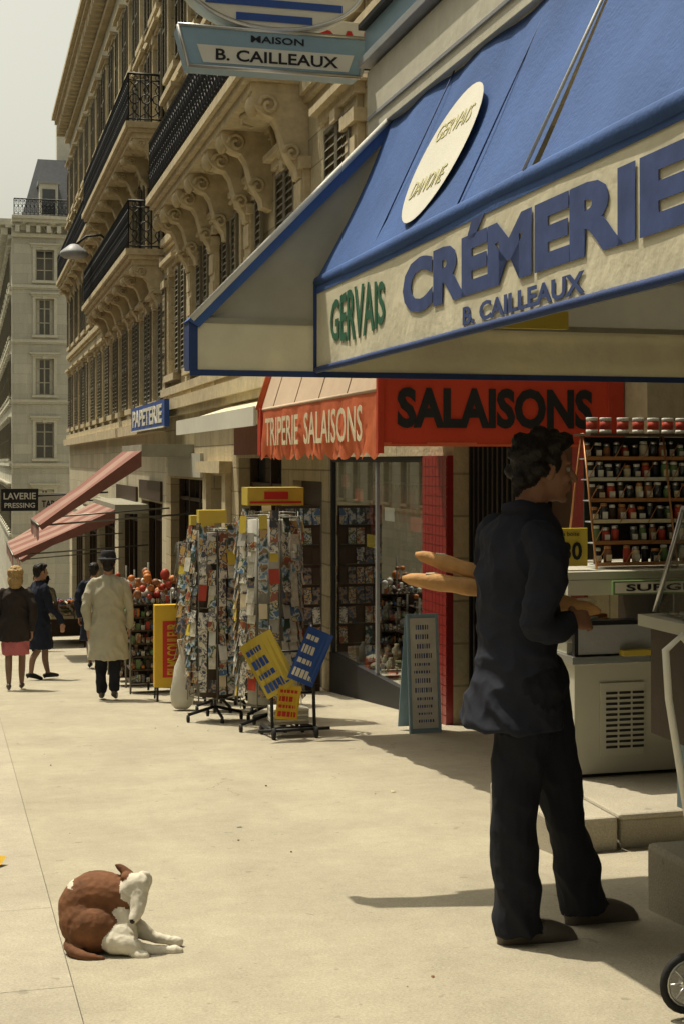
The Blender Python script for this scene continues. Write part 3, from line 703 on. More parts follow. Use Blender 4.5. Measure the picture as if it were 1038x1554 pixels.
m.add(vs,[(k*n+j,k*n+(j+1)%n,(k+1)*n+(j+1)%n,(k+1)*n+j) for k in range(6) for j in range(n)]+[list(range(n))[::-1]],BAG,True)
m.tube([(bv-.02,u0,b+.6),(bv-.04,u0,b+.74),(bv+.02,u0,b+.75),(bv+.01,u0,b+.6)],.012,BAG); m.build()
def toystand(name,v,u,w,h,dep,top=14):
    m=MB(name); b=g(u)
    for x in (-w/2,w/2):
        for y in (0,dep): m.tube([(v+x,u+y,b),(v+x,u+y,b+h)],.014,STEELW)
    m.box(v-w/2+.01,v+w/2-.01,u+dep-.01,u+dep,b+.1,b+h,WOOD)
    for k in range(7):
        z=b+.12+k*(h-.2)/6.5; m.box(v-w/2,v+w/2,u,u+dep-.012,z,z+.015,WOOD)
        for i in range(int(w/.06)):
            for y in (0.04,dep*.5):
                r=R.uniform(.02,.04); q=(v-w/2+.04+i*.06,u+y,z+.02+r); mt=R.choice(GOODS+PICS+PICS+[WOOD,PALEP])
                if R.random()<.3: m.ell(q,(r,r,r*1.2),mt,10,6)
                else: 
                    w2=R.uniform(.015,.028); m.box(q[0]-w2,q[0]+w2,q[1],q[1]+.03,z+.016,z+.02+r*R.uniform(2,3.4),mt)
    for i in range(top):
        r=R.uniform(.03,.06); m.ell((v+R.uniform(-w/2,w/2),u+R.uniform(0,dep),b+h+R.uniform(-.1,.22)),(r,r,r*R.uniform(.8,1.3)),R.choice([GOODS[5],GOODS[5],GOODS[3],GOODS[1],GOODS[1],GOODS[4]]),10,7)
    m.tube([(v,u+dep/2,b),(v,u+dep/2,b+h+.35)],.015,STEELW)
    m.build()
toystand('souvenir_stand',2.2,17.6,.5,1.25,.5,30); toystand('souvenir_stand',2.75,18.6,.7,1.3,.6); toystand('souvenir_stand',2.85,16.8,.5,1.1,.5); toystand('souvenir_stand',2.3,20,.5,1.2,.5)
toystand('souvenir_stand',3.4,19.8,.9,1.4,.4); toystand('souvenir_stand',2.15,19,.4,1.1,.5); toystand('souvenir_stand',2.4,22,.6,1.3,.5)
def stall(v,u,w,l):
    m=MB('market_stall'); b=g(u)
    m.box(v,v+w,u,u+l,b+.55,b+.62,WOOD)
    for x in (v+.05,v+w-.05):
        for y in (u+.05,u+l-.05): m.tube([(x,y,g(y)),(x,y,b+.56)],.02,WOOD)
    m.box(v+.03,v+w-.03,u+.004,u+.02,b+.2,b+.55,WOOD)
    for i in range(int(w/.3)):
        for j in range(int(l/.4)):
            mt=R.choice(GOODS); x0=v+.02+i*.3;y0=u+.02+j*.4
            m.box(x0,x0+.27,y0,y0+.37,b+.625,b+.70,GOODS[0])
            for k in range(10): m.ell((x0+R.uniform(.04,.23),y0+R.uniform(.04,.33),b+.71+R.uniform(0,.04)),(.035,.035,.035),mt,8,5)
    m.build()
stall(2.6,27,1.4,3.6); stall(2.0,36,1.6,4); stall(2.6,31.5,1.2,2)

m=MB('sandwich_board')
u=11.5;b=g(u)
def SB(x,z,y=0): return (3.62+x,u+.1*z+y,b+z)
m.prism([SB(0,0),SB(.28,0),SB(.28,1.0),SB(0,1.0)],(0,.02,0),LBLUE)
m.poly([SB(.025,.04,-.006),SB(.255,.04,-.006),SB(.255,.965,-.006),SB(.025,.965,-.006)],GOODS[4])
for a in (0,.258): m.prism([SB(a,0,-.012),SB(a+.022,0,-.012),SB(a+.022,1.0,-.012),SB(a,1.0,-.012)],(0,.01,0),LBLUE)
m.prism([SB(.0,0,.34),SB(.28,0,.34),SB(.28,.98,.03),SB(.0,.98,.03)],(0,.012,0),LBLUE)
z=.09
while z<.90:
    x=R.uniform(.05,.09); hh=R.choice([.018,.024,.04]); xe=R.uniform(.19,.235); rr=R.random()
    while x<xe:
        l=R.uniform(.006,.015); m.poly([SB(x,z,-.009),SB(min(x+l,.24),z,-.009),SB(min(x+l,.24),z+hh,-.009),SB(x,z+hh,-.009)],BLUEL if rr<.8 else REDL); x+=l+.010
    z+=hh+.04
m.build()

# ---------------------------------------------------------------- dairy counter area
m=MB('stone_step')
m.box(2.95,4.19,6.1,7.6,-1.0,-.42,KERB); m.box(2.92,4.19,6.06,7.64,-.419,-.39,KERB); m.box(2.6,2.919,6.06,6.9,-.95,-.40,KERB); m.build(bevel=.015)
m=MB('stone_step'); m.box(2.5,4.19,3.0,4.95,-.9,-.2,KERB); m.build(bevel=.02)
m=MB('freezer_cabinet')
a0,a1,u0,u1=3.03,3.62,6.8,7.58
m.box(a0,a1,u0,u1,-.37,.20,OFFW); m.box(a0+.02,a1-.02,u0+.02,u1-.02,-.389,-.371,BLACK)
m.box(a0+.14,a1-.2,u0-.012,u0-.002,-.28,.10,OFFW)
for j in range(3):
    for i in range(11): m.box(a0+.17+j*.075,a0+.235+j*.075,u0-.016,u0-.0125,-.24+i*.028,-.227+i*.028,BLACK)
m.box(a0-.02,a1+.02,u0-.02,u1+.02,.201,.24,METAL); m.box(a0,a1,u0,u0+.03,.242,.42,BLACK); m.box(a0+.02,a1-.02,u0-.006,u0-.001,.25,.4,ZINC)
m.box(a0-.0,a1,u0+.04,u0+.06,.42,.55,CGLASS)
m.box(a0,a1,u0+.1,u1,.242,.3,OFFW)
for i in range(8): m.box(a0+.05+R.random()*.4,a0+.15+R.random()*.4,u0+.12+i*.05,u0+.16+i*.05,.3,.36+R.random()*.05,R.choice(GOODS))
m.box(a0-.05,a1+.5,u0-.03,u1,.64,.68,OFFW); m.box(a0-.05,a1+.5,u0-.03,u0,.56,.638,OFFW); m.box(a0-.05,a0-.02,u0,u1,.45,.638,METAL)
m.box(a1+.03,4.15,u0,u1,-.389,.635,WOOD)
m.box(a0+.25,a0+.42,u0-.05,u0,.24,.27,YEL2)
m.build(bevel=.006)
m=MB('frozen_food_sign'); m.box(3.2,4.0,6.70,6.725,.565,.635,GOODS[2]); m.box(3.21,3.99,6.697,6.7,.573,.627,WHITE); o=m.build(); text('SURGELES',o,(3.55,6.694,.6),XT,Z,.56,.036,BLACK,bold=.02)
m=MB('price_sign'); m.box(2.95,3.15,6.9,6.915,.70,.90,YEL2); o=m.build(bevel=.004); text('30',o,(3.06,6.896,.78),XT,Z,.11,.095,BLACK,bold=.03); text('la boite',o,(3.05,6.896,.87),XT,Z,.1,.022,BLACK)
m=MB('jar_display_rack')
v0,v1,uu=3.20,4.14,6.95
for v in (v0,v0+.47,v1): 
    m.tube([(v,uu-.05,.68),(v,uu+.12,1.4)],.006,REDW); m.tube([(v,uu+.35,.68),(v,uu+.14,1.4)],.006,REDW)
for r in range(6):
    z=.70+r*.112; y=uu-.03+.026*r
    m.box(v0,v1,y,y+.075,z,z+.006,ZINC); m.box(v0,v1,y-.008,y-.002,z-.004,z+.016,R.choice([GOODS[0],REDW,OFFW,REDW]))
    for i in range(17):
        v=v0+.03+i*.055
        if R.random()<.1: continue
        h=R.uniform(.05,.075); mt=R.choice([DGLASS,GOODS[1],BLACK,DGLASS,WOOD,GOODS[2],GOODS[0],GOODS[3]])
        w_=R.uniform(.018,.024); yy=y+.03+R.uniform(-.008,.008)
        m.lathe((v,yy,z+.007),[(w_,0),(w_,h),(w_*.8,h+.006)],mt,10); m.lathe((v,yy,z+.014+h),[(w_*.88,0),(w_*.88,.014),(w_*.7,.016)],R.choice([METAL,GOODS[4],METAL,REDW]),10)
        if R.random()<.5: m.box(v-w_*.7,v+w_*.7,yy-w_-.002,yy-w_+.002,z+.02,z+.02+h*.5,R.choice([GOODS[4],GOODS[0],PALEP]))
        if i%3==0: m.tube([(v-.03,y-.012,z),(v+.02,y-.02,z+.09)],.0025,REDW,4)
m.box(v0+.02,v1,uu+.15,uu+.16,.72,1.38,DARK)
for i in range(11):
    v=v0+.04+i*.09+R.uniform(-.01,.01)
    m.lathe((v,uu+.1,1.4),[(.032,0),(.032,.02)],GOODS[4],12); m.lathe((v,uu+.1,1.421),[(.031,0),(.031,.045)],GOODS[3],12); m.lathe((v,uu+.1,1.467),[(.032,0),(.032,.016),(.03,.018)],GOODS[4],12)
m.box(v0-.02,v1,uu-.02,uu+.2,1.385,1.398,WOOD)
m.build()
m=MB('cheese_counter')
m.box(2.80,4.15,3.2,5.5,.10,.55,WOOD); m.box(2.76,4.15,3.16,5.54,.552,.60,OFFW); m.box(2.88,4.15,3.28,5.42,-.199,.098,LBLUE)
m.prism([(2.82,3.2,.61),(2.95,3.2,1.05),(3.6,3.2,1.08),(3.6,3.2,.61)],(0,2.3,0),CGLASS)
m.tube([(2.82,5.5,.61),(2.95,5.5,1.05),(3.6,5.5,1.08)],.012,METAL); m.tube([(2.95,3.2,1.05),(2.95,5.5,1.05)],.012,METAL)
for i in range(46):
    v=R.uniform(2.92,3.5);u=R.uniform(3.3,5.4);r=R.uniform(.04,.1); m.lathe((v,u,.602),[(r,0),(r,r*.5),(r*.9,r*.6)],R.choice([GOODS[0],GOODS[4],GOODS[5],GOODS[1]]),16)
m.box(3.0,3.6,3.3,5.4,.8,.81,CGLASS)
for i in range(20):
    v=R.uniform(3.05,3.5);u=R.uniform(3.4,5.3);r=R.uniform(.03,.07); m.lathe((v,u,.811),[(r,0),(r,r)],R.choice([GOODS[0],GOODS[4],GOODS[3]]),12)
m.build()
m=MB('shop_shelving')
for k in range(6):
    z=-.1+k*.38; m.box(5.6,6.0,4.0,8.2,z,z+.03,WOOD)
    for i in range(26):
        u=4.1+i*.155; m.lathe((5.68,u,z+.03),[(.05,0),(.05,.17),(.03,.2)],R.choice(GOODS),10)
m.build()

m=MB('folding_pushchair')
b=g(3.6)
for y in (0,-.38):
    u=3.70+y
    m.tube([(2.06,u,b+1.0),(1.98,u,b+1.08),(1.93,u,b+1.04),(1.94,u,b+.9),(2.01,u,b+.5),(2.02,u,b+.1)],.011,WHITE,10)
    m.tube([(2.02,u,b+.75),(2.3,u,b+.45),(2.45,u,b+.12)],.012,WHITE,8)
    m.tube([(2.0,u,b+.3),(2.45,u,b+.55)],.012,METAL,8)
    for (x,zz) in ((1.99,.09),(2.47,.09)):
        m.tube([(x+.078*math.cos(t),u-.02,b+zz+.078*math.sin(t)) for t in [k*math.pi/12 for k in range(24)]],.011,RUB,8,closed=True)
        m.tube([(x+.064*math.cos(t),u-.02,b+zz+.064*math.sin(t)) for t in [k*math.pi/12 for k in range(24)]],.006,METAL,6,closed=True)
        for k in range(8): m.tube([(x,u-.02,b+zz),(x+.062*math.cos(k*math.pi/4),u-.02,b+zz+.062*math.sin(k*math.pi/4))],.003,METAL,4)
        m.lathe((x,u-.04,b+zz),[(.02,0),(.02,.04)],METAL,10,'y')
m.tube([(2.06,3.70,b+1.0),(2.06,3.32,b+1.0)],.016,BLACK,8)
m.prism([(2.12,3.34,b+.8),(2.15,3.34,b+.45),(2.4,3.34,b+.5),(2.4,3.34,b+.53),(2.18,3.34,b+.49),(2.15,3.34,b+.8)],(0,.34,0),LBLUE)
m.build()
m=MB('crumpled_paper'); uu=6.75; b=g(uu)
m.add([(.09,uu,b+.01),(.15,uu-.03,b+.015),(.18,uu+.04,b+.035),(.11,uu+.08,b+.012),(.13,uu+.03,b+.045)],[(0,1,4),(1,2,4),(2,3,4),(3,0,4)],YEL); m.build()

# ---------------------------------------------------------------- figures
def cr(p0,p1,p2,p3,t):
    return .5*((2*p1)+(p2-p0)*t+(2*p0-5*p1+4*p2-p3)*t*t+(3*p1-p0-3*p2+p3)*t**3)
class Body:
    def __init__(s): s.parts=[]
    def ell(s,l,c,r,rot=None,n=18,m=12): s.parts.append((l,*ellm(c,r,rot,n,m)))
    def limb(s,l,pts,rad,n=14,sub=5,flat=(False,False)):
        P=[Vector(p) for p in pts]; k=len(P); Q=[];q=[]
        for i in range(k-1):
            a,b,c,d=P[max(i-1,0)],P[i],P[i+1],P[min(i+2,k-1)]
            for j in range(sub):
                t=j/sub; Q.append(cr(a,b,c,d,t)); q.append(rad[i]+(rad[i+1]-rad[i])*t)
        Q.append(P[-1]);q.append(rad[-1])
        if not flat[0]:
            t=(Q[0]-Q[1]).normalized(); r=q[0]
            Q=[Q[0]+t*r*math.sin(w) for w in (1.5,1.1,.6)]+Q; q=[r*math.cos(w) for w in (1.5,1.1,.6)]+q
        if not flat[1]:
            t=(Q[-1]-Q[-2]).normalized(); r=q[-1]; e=Q[-1].copy()
            Q+=[e+t*r*math.sin(w) for w in (.6,1.1,1.5)]; q+=[r*math.cos(w) for w in (.6,1.1,1.5)]
        mb=MB('t'); mb.tube(Q,q,None,n); s.parts.append((l,[Vector(v) for v in mb.v],mb.f))
    def loft(s,l,rings,n=28,sub=4):
        k=len(rings); RR=[]
        for i in range(k-1):
            a,b,c,d=rings[max(i-1,0)],rings[i],rings[i+1],rings[min(i+2,k-1)]
            for j in range(sub): RR.append([cr(a[x],b[x],c[x],d[x],j/sub) for x in range(6)])
        RR.append(list(rings[-1])); vs=[]
        for (cx,cy,z,a,b,ph) in RR:
            for j in range(n):
                w=2*math.pi*j/n; x,y=a*math.cos(w),b*math.sin(w)
                vs.append(Vector((cx+x*math.cos(ph)-y*math.sin(ph),cy+x*math.sin(ph)+y*math.cos(ph),z)))
        K=len(RR); fs=[(i*n+j,i*n+(j+1)%n,(i+1)*n+(j+1)%n,(i+1)*n+j) for i in range(K-1) for j in range(n)]
        fs+=[list(range(n))[::-1],[(K-1)*n+j for j in range(n)]]
        s.parts.append((l,vs,fs))
    def head(s,C,yaw,pitch,sk,hair,style='short',sc=1.,hat=None):
        C=Vector(C); M=(Matrix.Rotation(yaw,3,'Z')@Matrix.Rotation(pitch,3,'Y'))
        T=lambda p:C+M@(Vector(p)*sc)
        E=lambda l,c,r:s.ell(l,T(c),[x*sc for x in r],M)
        E(sk,(-.012,0,.03),(.096,.074,.086)); E(sk,(.03,0,-.03),(.060,.060,.08)); E(sk,(.035,0,-.075),(.05,.046,.034)); E(sk,(.073,0,-.098),(.018,.02,.015))
        s.limb(sk,[T((.086,0,.015)),T((.106,0,-.012)),T((.114,0,-.028))],[.009*sc,.0125*sc,.013*sc],10)
        E(sk,(.09,0,-.052),(.013,.022,.006)); E(sk,(.089,0,-.066),(.012,.02,.007)); E(sk,(.078,0,.03),(.015,.05,.01))
        for y in (-1,1):
            E(sk,(-.002,y*.076,-.008),(.019,.011,.031)); E(sk,(.066,y*.036,-.028),(.02,.022,.018))
        if hair is not None:
            E(hair,(-.028,0,.045),(.098,.084,.088)); E(hair,(-.062,0,-.01),(.052,.068,.07)); E(hair,(.035,0,.098),(.055,.062,.03))
            for y in (-1,1): E(hair,(.012,y*.068,.025),(.03,.014,.035))
            if style=='long': E(hair,(-.07,0,-.07),(.06,.095,.11)); E(hair,(-.02,0,.06),(.12,.11,.1)); E(hair,(-.01,.075,-.04),(.05,.03,.08)); E(hair,(-.01,-.075,-.04),(.05,.03,.08))
            if style=='tousled':
                for q in ((.07,0,.11),(.03,.03,.122),(-.03,-.03,.125),(-.08,.02,.10),(-.108,-.02,.05),(-.095,.04,-.01),(-.095,-.04,-.04),(-.075,0,-.075),(.0,.06,.10),(.02,-.06,.085),(-.05,-.07,.06),(-.04,-.075,.0)): E(hair,q,(.036,.028,.028))
        if hat is not None:
            mb=MB('t'); mb.lathe((0,0,0),[(.15,.058),(.155,.064),(.15,.07),(.105,.075),(.10,.13),(.085,.165),(.04,.17)],None,24)
            s.parts.append((hat,[T((v[0]*1.0-.01,v[1]*.92,v[2]-.0)) for v in mb.v],mb.f))
        s.eyes=[T((.078,y*.030,.006)) for y in (-1,1)]; s.fwd=M@Vector((1,0,0)); s.esc=sc
    def hand(s,l,W,d,pn,th,curl=.5,sc=1.):
        W=Vector(W);d=Vector(d).normalized();pn=(Vector(pn)-d*Vector(pn).dot(d)).normalized();sd=d.cross(pn); 
        if sd.dot(Vector(th))<0: sd=-sd
        for k,x in enumerate((.028,.010,-.009,-.027)):
            s.limb(l,[W,W+(d*.05+sd*x*.8)*sc,W+(d*.092+sd*x)*sc],[.017*sc,.014*sc,.011*sc],8,3)
            L=(.072,.08,.074,.058)[k]; p=W+(d*.092+sd*x*1.05)*sc; pts=[p];a=curl*.5
            for q,fr in enumerate((.45,.3,.25)):
                dd=d*math.cos(a)+pn*math.sin(a); p=p+dd*L*fr*sc; pts.append(p); a+=curl*.9
            s.limb(l,pts,[.0098*sc,.009*sc,.0085*sc,.0065*sc],8,3)
        s.limb(l,[W+(d*.025+sd*.018)*sc,W+(d*.055+sd*.048+pn*.012)*sc,W+(d*.085+sd*.05+pn*.03)*sc,W+(d*.108+sd*.04+pn*.042)*sc],[.015*sc,.012*sc,.0105*sc,.008*sc],8,3)
    def build(s,name,mats,voxel,loc,rz=0,smooth=2,eyes=True,wr=None):
        vs=[];fs=[]
        for l,v,f in s.parts:
            o=len(vs); vs+=v; fs+=[[i+o for i in q] for q in f]
        me=bpy.data.meshes.new('tmp'); me.from_pydata(vs,[],fs)
        ob=bpy.data.objects.new('tmp',me); COL.objects.link(ob)
        md=ob.modifiers.new('r','REMESH'); md.mode='VOXEL'; md.voxel_size=voxel
        if smooth: sm=ob.modifiers.new('s','SMOOTH'); sm.factor=.5; sm.iterations=smooth
        dg=bpy.context.evaluated_depsgraph_get(); nm=bpy.data.meshes.new_from_object(ob.evaluated_get(dg)); bpy.data.objects.remove(ob)
        labs=sorted(set(p[0] for p in s.parts)); trees={}
        for L in labs:
            v2=[];f2=[]
            for l,v,f in s.parts:
                if l==L:
                    o=len(v2); v2+=v; f2+=[[i+o for i in q] for q in f]
            trees[L]=BVHTree.FromPolygons(v2,f2)
        nm.materials.clear()
        for x in mats: nm.materials.append(x)
        idx=[]; va={}
        for p in nm.polygons:
            best=9;bl=0
            for L in labs:
                r=trees[L].find_nearest(p.center,best)
                if r[0] is not None and r[3]<best: best=r[3];bl=L
            idx.append(bl)
            if wr and bl in wr:
                for q in p.vertices: va[q]=wr[bl]
        if va:
            nn=[v.normal.copy() for v in nm.vertices]
            for q,(amp,sx,sz) in va.items():
                v=nm.vertices[q]; p=v.co
                a=mnoise.noise(Vector((p.x*sx+p.z*2,p.y*sx,p.z*sz+p.x*3))); b=mnoise.noise(Vector((p.x*sx*2.1+9,p.y*sx*2.1-p.z*4,p.z*sz*1.9)))
                v.co=p+nn[q]*amp*((1-2.6*abs(a))*.9+(.5-1.6*abs(b))*.6-.35)
        nm.polygons.foreach_set('material_index',idx); nm.polygons.foreach_set('use_smooth',[True]*len(idx))
        nm.name=name; o=bpy.data.objects.new(name,nm); COL.objects.link(o); o.location=loc; o.rotation_euler.z=rz
        if eyes and hasattr(s,'eyes'):
            e=MB('eyes')
            for q in s.eyes:
                e.ell(q,(.0095*s.esc,)*3,GREYP,10,8); e.ell(q+s.fwd*.006*s.esc,(.0052*s.esc,)*3,BLACK,8,6)
            e.build(street=False,parent=o)
        return o
SKIN=mat('skin',(.40,.22,.14),.5,.1,12,.1,60); SKIND=mat('skin_tanned',(.30,.155,.095),.6,.1,12,.1,60,spec=.2)
HAIRB=mat('black_hair',(.014,.011,.010),.5,.3,40,.6,90); HAIRY=mat('blonde_hair',(.42,.28,.12),.6,.4,40,.6,60)
def cloth(n,c,**k): return mat(n,c,.85,.2,10,.3,9,spec=.2,bdist=.02,**k)
SUIT=cloth('navy_suit_cloth',(.021,.023,.034)); TROU=cloth('dark_trouser_cloth',(.014,.015,.021)); SHOE=mat('brown_leather',(.085,.07,.055),.4)
COAT=cloth('beige_raincoat',(.40,.38,.29)); HATM=cloth('dark_felt',(.03,.03,.035)); DCOAT=cloth('dark_wool_coat',(.035,.028,.025)); PINK=cloth('pink_skirt_cloth',(.5,.15,.16)); NAVYC=cloth('navy_coat_cloth',(.016,.02,.035)); HOSE=mat('stockings',(.22,.13,.09),.5)

B=Body(); ph=math.radians(-60)
B.loft(0,[(-.085,0,.745,.205,.168,ph),(-.082,0,.80,.200,.158,ph),(-.066,0,.92,.182,.136,ph),(-.062,0,1.03,.166,.120,ph),(-.06,0,1.15,.170,.122,ph),(-.058,0,1.3,.190,.126,ph),(-.05,0,1.40,.194,.115,ph),(-.04,0,1.455,.165,.092,ph),(-.028,0,1.495,.105,.075,ph),(-.018,0,1.53,.068,.064,ph)])
B.ell(1,(-.01,0,.90),(.135,.14,.13))
B.limb(1,[(-.015,-.075,.90),(-.055,-.09,.70),(-.085,-.105,.50),(-.082,-.12,.26),(-.07,-.13,.045)],[.108,.094,.082,.08,.09],18,flat=(False,True))
B.limb(1,[(.025,.075,.90),(.06,.08,.70),(.10,.09,.52),(.155,.11,.28),(.205,.13,.05)],[.108,.094,.082,.078,.088],18,flat=(False,True))
B.limb(2,[(-.115,-.145,.04),(-.03,-.13,.045),(.04,-.115,.04),(.10,-.10,.028)],[.038,.046,.044,.03]); B.limb(2,[(.16,.115,.028),(.24,.135,.035),(.31,.155,.03),(.37,.17,.016)],[.038,.046,.044,.03])
B.limb(2,[(-.12,-.145,.012),(.11,-.10,.012)],[.03,.03]); B.limb(2,[(.155,.115,-.0),(.38,.17,-.0)],[.03,.03])
B.limb(0,[(.005,-.15,1.425),(.02,-.205,1.33),(.0,-.235,1.22),(-.035,-.24,1.12)],[.068,.066,.058,.054]); B.limb(0,[(-.035,-.24,1.12),(.02,-.225,1.10),(.06,-.19,1.115),(.095,-.15,1.13)],[.054,.05,.045,.041],flat=(False,True))
B.limb(0,[(-.115,.155,1.425),(-.12,.23,1.33),(-.10,.27,1.22),(-.08,.285,1.14)],[.068,.066,.058,.054]); B.limb(0,[(-.08,.285,1.14),(-.0,.27,1.10),(.07,.235,1.09),(.11,.2,1.10)],[.054,.05,.044,.040],flat=(False,True))
B.limb(0,[(-.1,-.02,1.515),(-.06,-.06,1.525),(.0,-.075,1.505)],[.02,.022,.018]); B.limb(0,[(-.1,-.01,1.515),(-.07,.05,1.52),(-.02,.07,1.51)],[.02,.022,.018])
B.limb(3,[(-.025,0,1.47),(-.012,.005,1.54),(.01,.01,1.60)],[.062,.057,.056])
B.head((.036,.012,1.655),math.radians(10),math.radians(3),3,4,'tousled',sc=1.02)
B.hand(3,(.095,-.15,1.13),(.75,.6,.0),(-.3,.5,-.3),(.2,0,1),.7)
B.hand(3,(.11,.2,1.10),(.9,-.25,.15),(0,-.2,1),(-.2,-1,0),1.0)
man=B.build('man_with_baguettes',[SUIT,TROU,SHOE,SKIND,HAIRB],.0062,(.686,5.09,-.436),0,2,wr={0:(.015,6,7),1:(.011,7,5),4:(.004,30,30)})
def bagu(a,b,r):
    m=MB('baguette'); a=Vector(a);b=Vector(b); n=26; pts=[];rr=[]
    for i in range(n+1):
        t=i/n; pts.append(a.lerp(b,t)+Vector((0,0,.012*math.sin(math.pi*t)))); e=min(t,1-t)*14
        rr.append(r*(1-.75*math.exp(-e*1.2))*(1+.07*math.sin(t*42)))
    m.tube(pts,rr,BREAD,14)
    for i in range(5):
        t=.12+i*.19; p=a.lerp(b,t); q=a.lerp(b,t+.1); m.tube([p+Vector((0,-.012,r*.96)),(p+q)/2+Vector((0,0,r*1.08)),q+Vector((0,.012,r*.96))],[.004,.009,.004],GOODS[0],6)
    o=m.build(loc=(0,0,0),street=False,parent=man)
bagu((-.41,.30,1.335),(.225,.155,1.115),.031); bagu((-.46,.28,1.245),(.26,.12,1.135),.033)

def walker(name,v,u,head,H,kind,ph=1):
    k=H/1.75; B=Body(); s=lambda *p:tuple(x*k for x in p)
    rg=lambda L:[tuple([x*k for x in q[:5]])+(0,) for q in L]
    if kind=='raincoat':
        B.loft(0,rg([(0,0,.50,.175,.25,0),(0,0,.7,.165,.235,0),(0,0,.95,.145,.205,0),(0,0,1.1,.135,.19,0),(0,0,1.28,.135,.205,0),(0,0,1.40,.12,.215,0),(0,0,1.46,.09,.16,0),(0,0,1.50,.065,.075,0)]))
    elif kind=='skirt':
        B.loft(0,rg([(0,0,.72,.175,.24,0),(0,0,.95,.165,.225,0),(0,0,1.1,.14,.19,0),(0,0,1.28,.145,.2,0),(0,0,1.40,.12,.20,0),(0,0,1.45,.09,.14,0),(0,0,1.50,.06,.07,0)]))
        B.loft(1,rg([(0,0,.52,.155,.2,0),(0,0,.7,.15,.19,0),(0,0,.85,.13,.17,0)]))
    else:
        B.loft(0,rg([(0,0,.48,.19,.24,0),(0,0,.7,.165,.21,0),(0,0,.95,.135,.175,0),(0,0,1.08,.115,.15,0),(0,0,1.28,.135,.18,0),(0,0,1.40,.11,.185,0),(0,0,1.45,.08,.13,0),(0,0,1.50,.055,.06,0)]))
    st=.17*ph
    tr=kind=='raincoat'; L=1 if tr else 5; r=[.09,.075,.065,.06] if tr else [.075,.052,.05,.032]
    for sg in (1,-1):
        f=st*sg; up=.05 if f<0 else 0
        B.limb(L,[s(0,.09*sg,.85),s(f*.5+.03,.09*sg,.5),s(f*.8-.01,.085*sg,.28+up),s(f,.08*sg,.08+up)],[x*k for x in r],12,flat=(False,tr))
        B.limb(2,[s(f-.05,.08*sg,.045+up),s(f+.05,.085*sg,.045+up*.6),s(f+.16,.09*sg,.028)],[.036*k,.04*k,.026*k],10)
        if not tr: B.limb(2,[s(f-.05,.08*sg,.04+up),s(f-.06,.08*sg,.0+up)],[.02*k,.008*k],8,2)
        a=-f*1.0
        B.limb(0,[s(0,.17*sg,1.40),s(a*.3-.02,.235*sg,1.25),s(a*.5-.02,.255*sg,1.12),s(a*.9+.04,.25*sg,.97),s(a+.08,.24*sg,.86)],[.066*k,.062*k,.054*k,.047*k,.042*k],12,flat=(False,True))
        B.hand(3,s(a+.08,.24*sg,.865),(.15,0,-1),(0,-sg,0),(1,0,0),.5,k)
    B.limb(3,[s(0,0,1.46),s(.01,0,1.57)],[.055*k,.052*k])
    B.head(s(.02,0,1.632),0,.05,3,4,'long' if kind=='skirt' else 'short',k,hat=6 if kind=='raincoat' else None)
    mats={'raincoat':[COAT,TROU,SHOE,SKIN,HAIRB,HOSE,HATM],'skirt':[DCOAT,PINK,SHOE,SKIN,HAIRY,HOSE,HATM],'coat':[NAVYC,NAVYC,BLACK,SKIN,HAIRB,HOSE,HATM]}[kind]
    X_=v*CS-u*SN; Y_=v*SN+u*CS
    return B.build(name,mats,.0095,(X_,Y_,g(u)),head,2,wr={0:(.018,6,3.5),1:(.012,7,5),4:(.012,22,16)})
walker('man_in_hat_and_raincoat',1.6,16.8,math.radians(95),1.70,'raincoat',.6)
walker('woman_in_pink_skirt',.62,19.2,math.radians(100),1.60,'skirt',-1)
walker('woman_in_navy_coat',1.04,21.4,math.radians(35),1.70,'coat',1)
walker('pedestrian_in_dark_coat',2.05,24,math.radians(90),1.75,'coat',.7)
walker('pedestrian_in_dark_coat',1.5,32,math.radians(-90),1.7,'coat',.7)
walker('pedestrian_in_beige_coat',2.0,38,math.radians(90),1.7,'raincoat',.7)

BRN=mat('brown_fur',(.16,.068,.03),.85,.35,18,.35,140,big=.55,bigscale=9,bdist=.003); WFUR=mat('white_fur',(.60,.56,.46),.85,.2,20,.35,140,bdist=.003); NOSE=mat('dog_nose',(.02,.015,.015),.4)
B=Body()
B.ell(0,(-.115,.02,.10),(.095,.115,.098)); 
B.limb(0,[(-.11,.03,.10),(-.125,.03,.14),(-.085,.03,.175),(-.03,.02,.175),(.01,.01,.165)],[.09,.092,.09,.083,.072],18)
B.limb(1,[(.0,.01,.15),(.035,.0,.19),(.06,-.01,.225)],[.066,.055,.045],14)
B.ell(1,(.068,-.015,.225),(.048,.042,.045)); B.limb(1,[(.075,-.03,.205),(.078,-.06,.165),(.068,-.085,.135)],[.036,.027,.019],12)
B.ell(2,(.064,-.098,.128),(.010,.009,.009))
B.ell(0,(.030,-.005,.255),(.02,.025,.018)); B.limb(0,[(.035,.02,.255),(.005,.03,.275),(-.012,.03,.285)],[.018,.015,.006],8,3); B.limb(1,[(.085,.02,.252),(.105,.03,.242),(.108,.02,.215)],[.018,.014,.006],8,3)
B.ell(0,(-.075,-.055,.085),(.095,.062,.08)); 
B.ell(1,(.015,-.07,.06),(.065,.045,.055))
B.limb(1,[(.0,-.085,.055),(.06,-.10,.045),(.10,-.085,.028),(.16,-.075,.02),(.205,-.07,.018),(.222,-.07,.016)],[.045,.032,.02,.016,.02,.016],12)
B.limb(1,[(.0,.03,.08),(.07,.03,.06),(.115,.03,.035),(.17,.02,.025),(.21,.01,.022)],[.045,.035,.02,.016,.019],12)
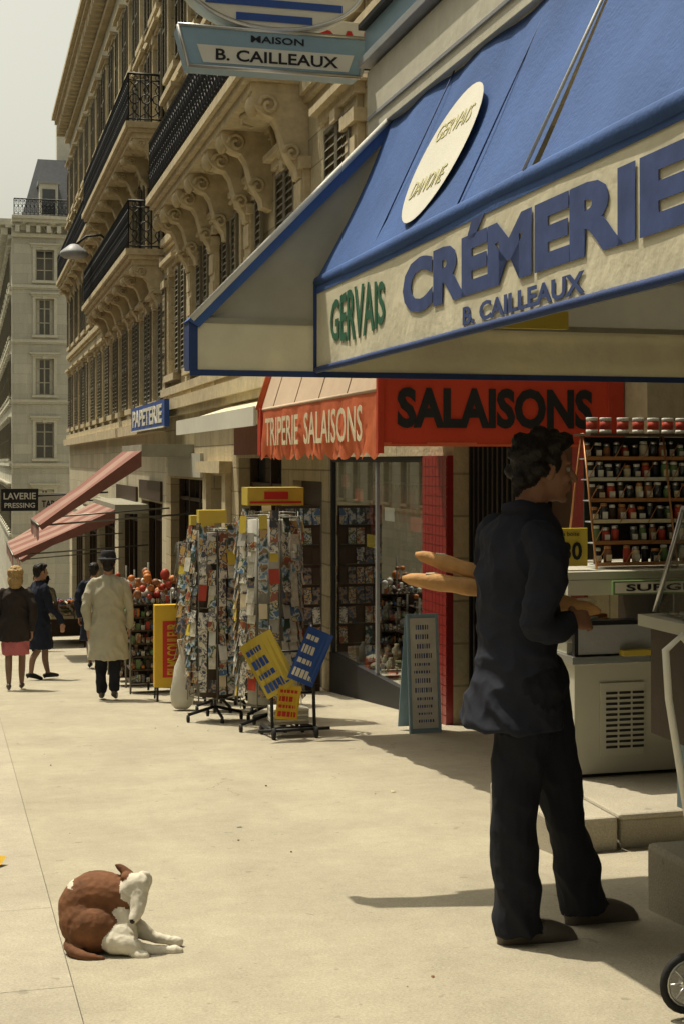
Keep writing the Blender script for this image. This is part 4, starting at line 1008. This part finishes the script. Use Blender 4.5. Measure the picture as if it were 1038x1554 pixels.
B.limb(1,[(.015,-.03,.14),(.045,-.055,.09),(.05,-.09,.04),(.085,-.12,.022),(.11,-.125,.018)],[.04,.028,.02,.018,.018],12)
B.ell(1,(-.135,.03,.208),(.05,.06,.03)); B.limb(0,[(-.16,-.05,.03),(-.13,-.11,.025),(-.08,-.14,.02),(-.03,-.145,.016)],[.024,.02,.016,.009],10)
B.build('resting_dog',[BRN,WFUR,NOSE],.0048,(-.785,5.0,-.463),0,3,wr={0:(.0016,34,34),1:(.002,34,34)})

# ---------------------------------------------------------------- light, world, camera
sd=Vector((.336,-.294,-1))
L=bpy.data.lights.new('sun','SUN'); L.energy=4.4; L.angle=math.radians(.5); L.color=(1,.91,.73)
so=bpy.data.objects.new('sun',L); COL.objects.link(so); so.rotation_euler=sd.to_track_quat('-Z','Y').to_euler()
w=bpy.data.worlds.new("World"); scene.world=w; w.use_nodes=True; nt=w.node_tree
bg=nt.nodes['Background']; sky=nt.nodes.new('ShaderNodeTexSky'); sky.sky_type='NISHITA'; sky.sun_disc=False
sky.sun_elevation=math.radians(66); sky.sun_rotation=math.radians(-48.8); sky.dust_density=5; sky.air_density=1.2
hs_=nt.nodes.new('ShaderNodeHueSaturation'); hs_.inputs['Saturation'].default_value=.25; nt.links.new(sky.outputs[0],hs_.inputs['Color'])
mu=nt.nodes.new('ShaderNodeVectorMath'); mu.operation='MULTIPLY'; mu.inputs[1].default_value=(1.0,.96,.79); nt.links.new(hs_.outputs[0],mu.inputs[0])
nt.links.new(mu.outputs[0],bg.inputs[0]); bg.inputs[1].default_value=.15
cam=bpy.data.cameras.new('camera'); co=bpy.data.objects.new('camera',cam); COL.objects.link(co); scene.camera=co
co.location=(0,0,1.25); co.rotation_euler=(math.pi/2,0,0)
cam.sensor_fit='VERTICAL'; cam.sensor_height=36; cam.lens=2160/1554*36; cam.shift_y=-77/1554; cam.clip_end=3000; cam.clip_start=.05
scene.view_settings.view_transform='Standard'; scene.view_settings.look='None'; scene.view_settings.exposure=0
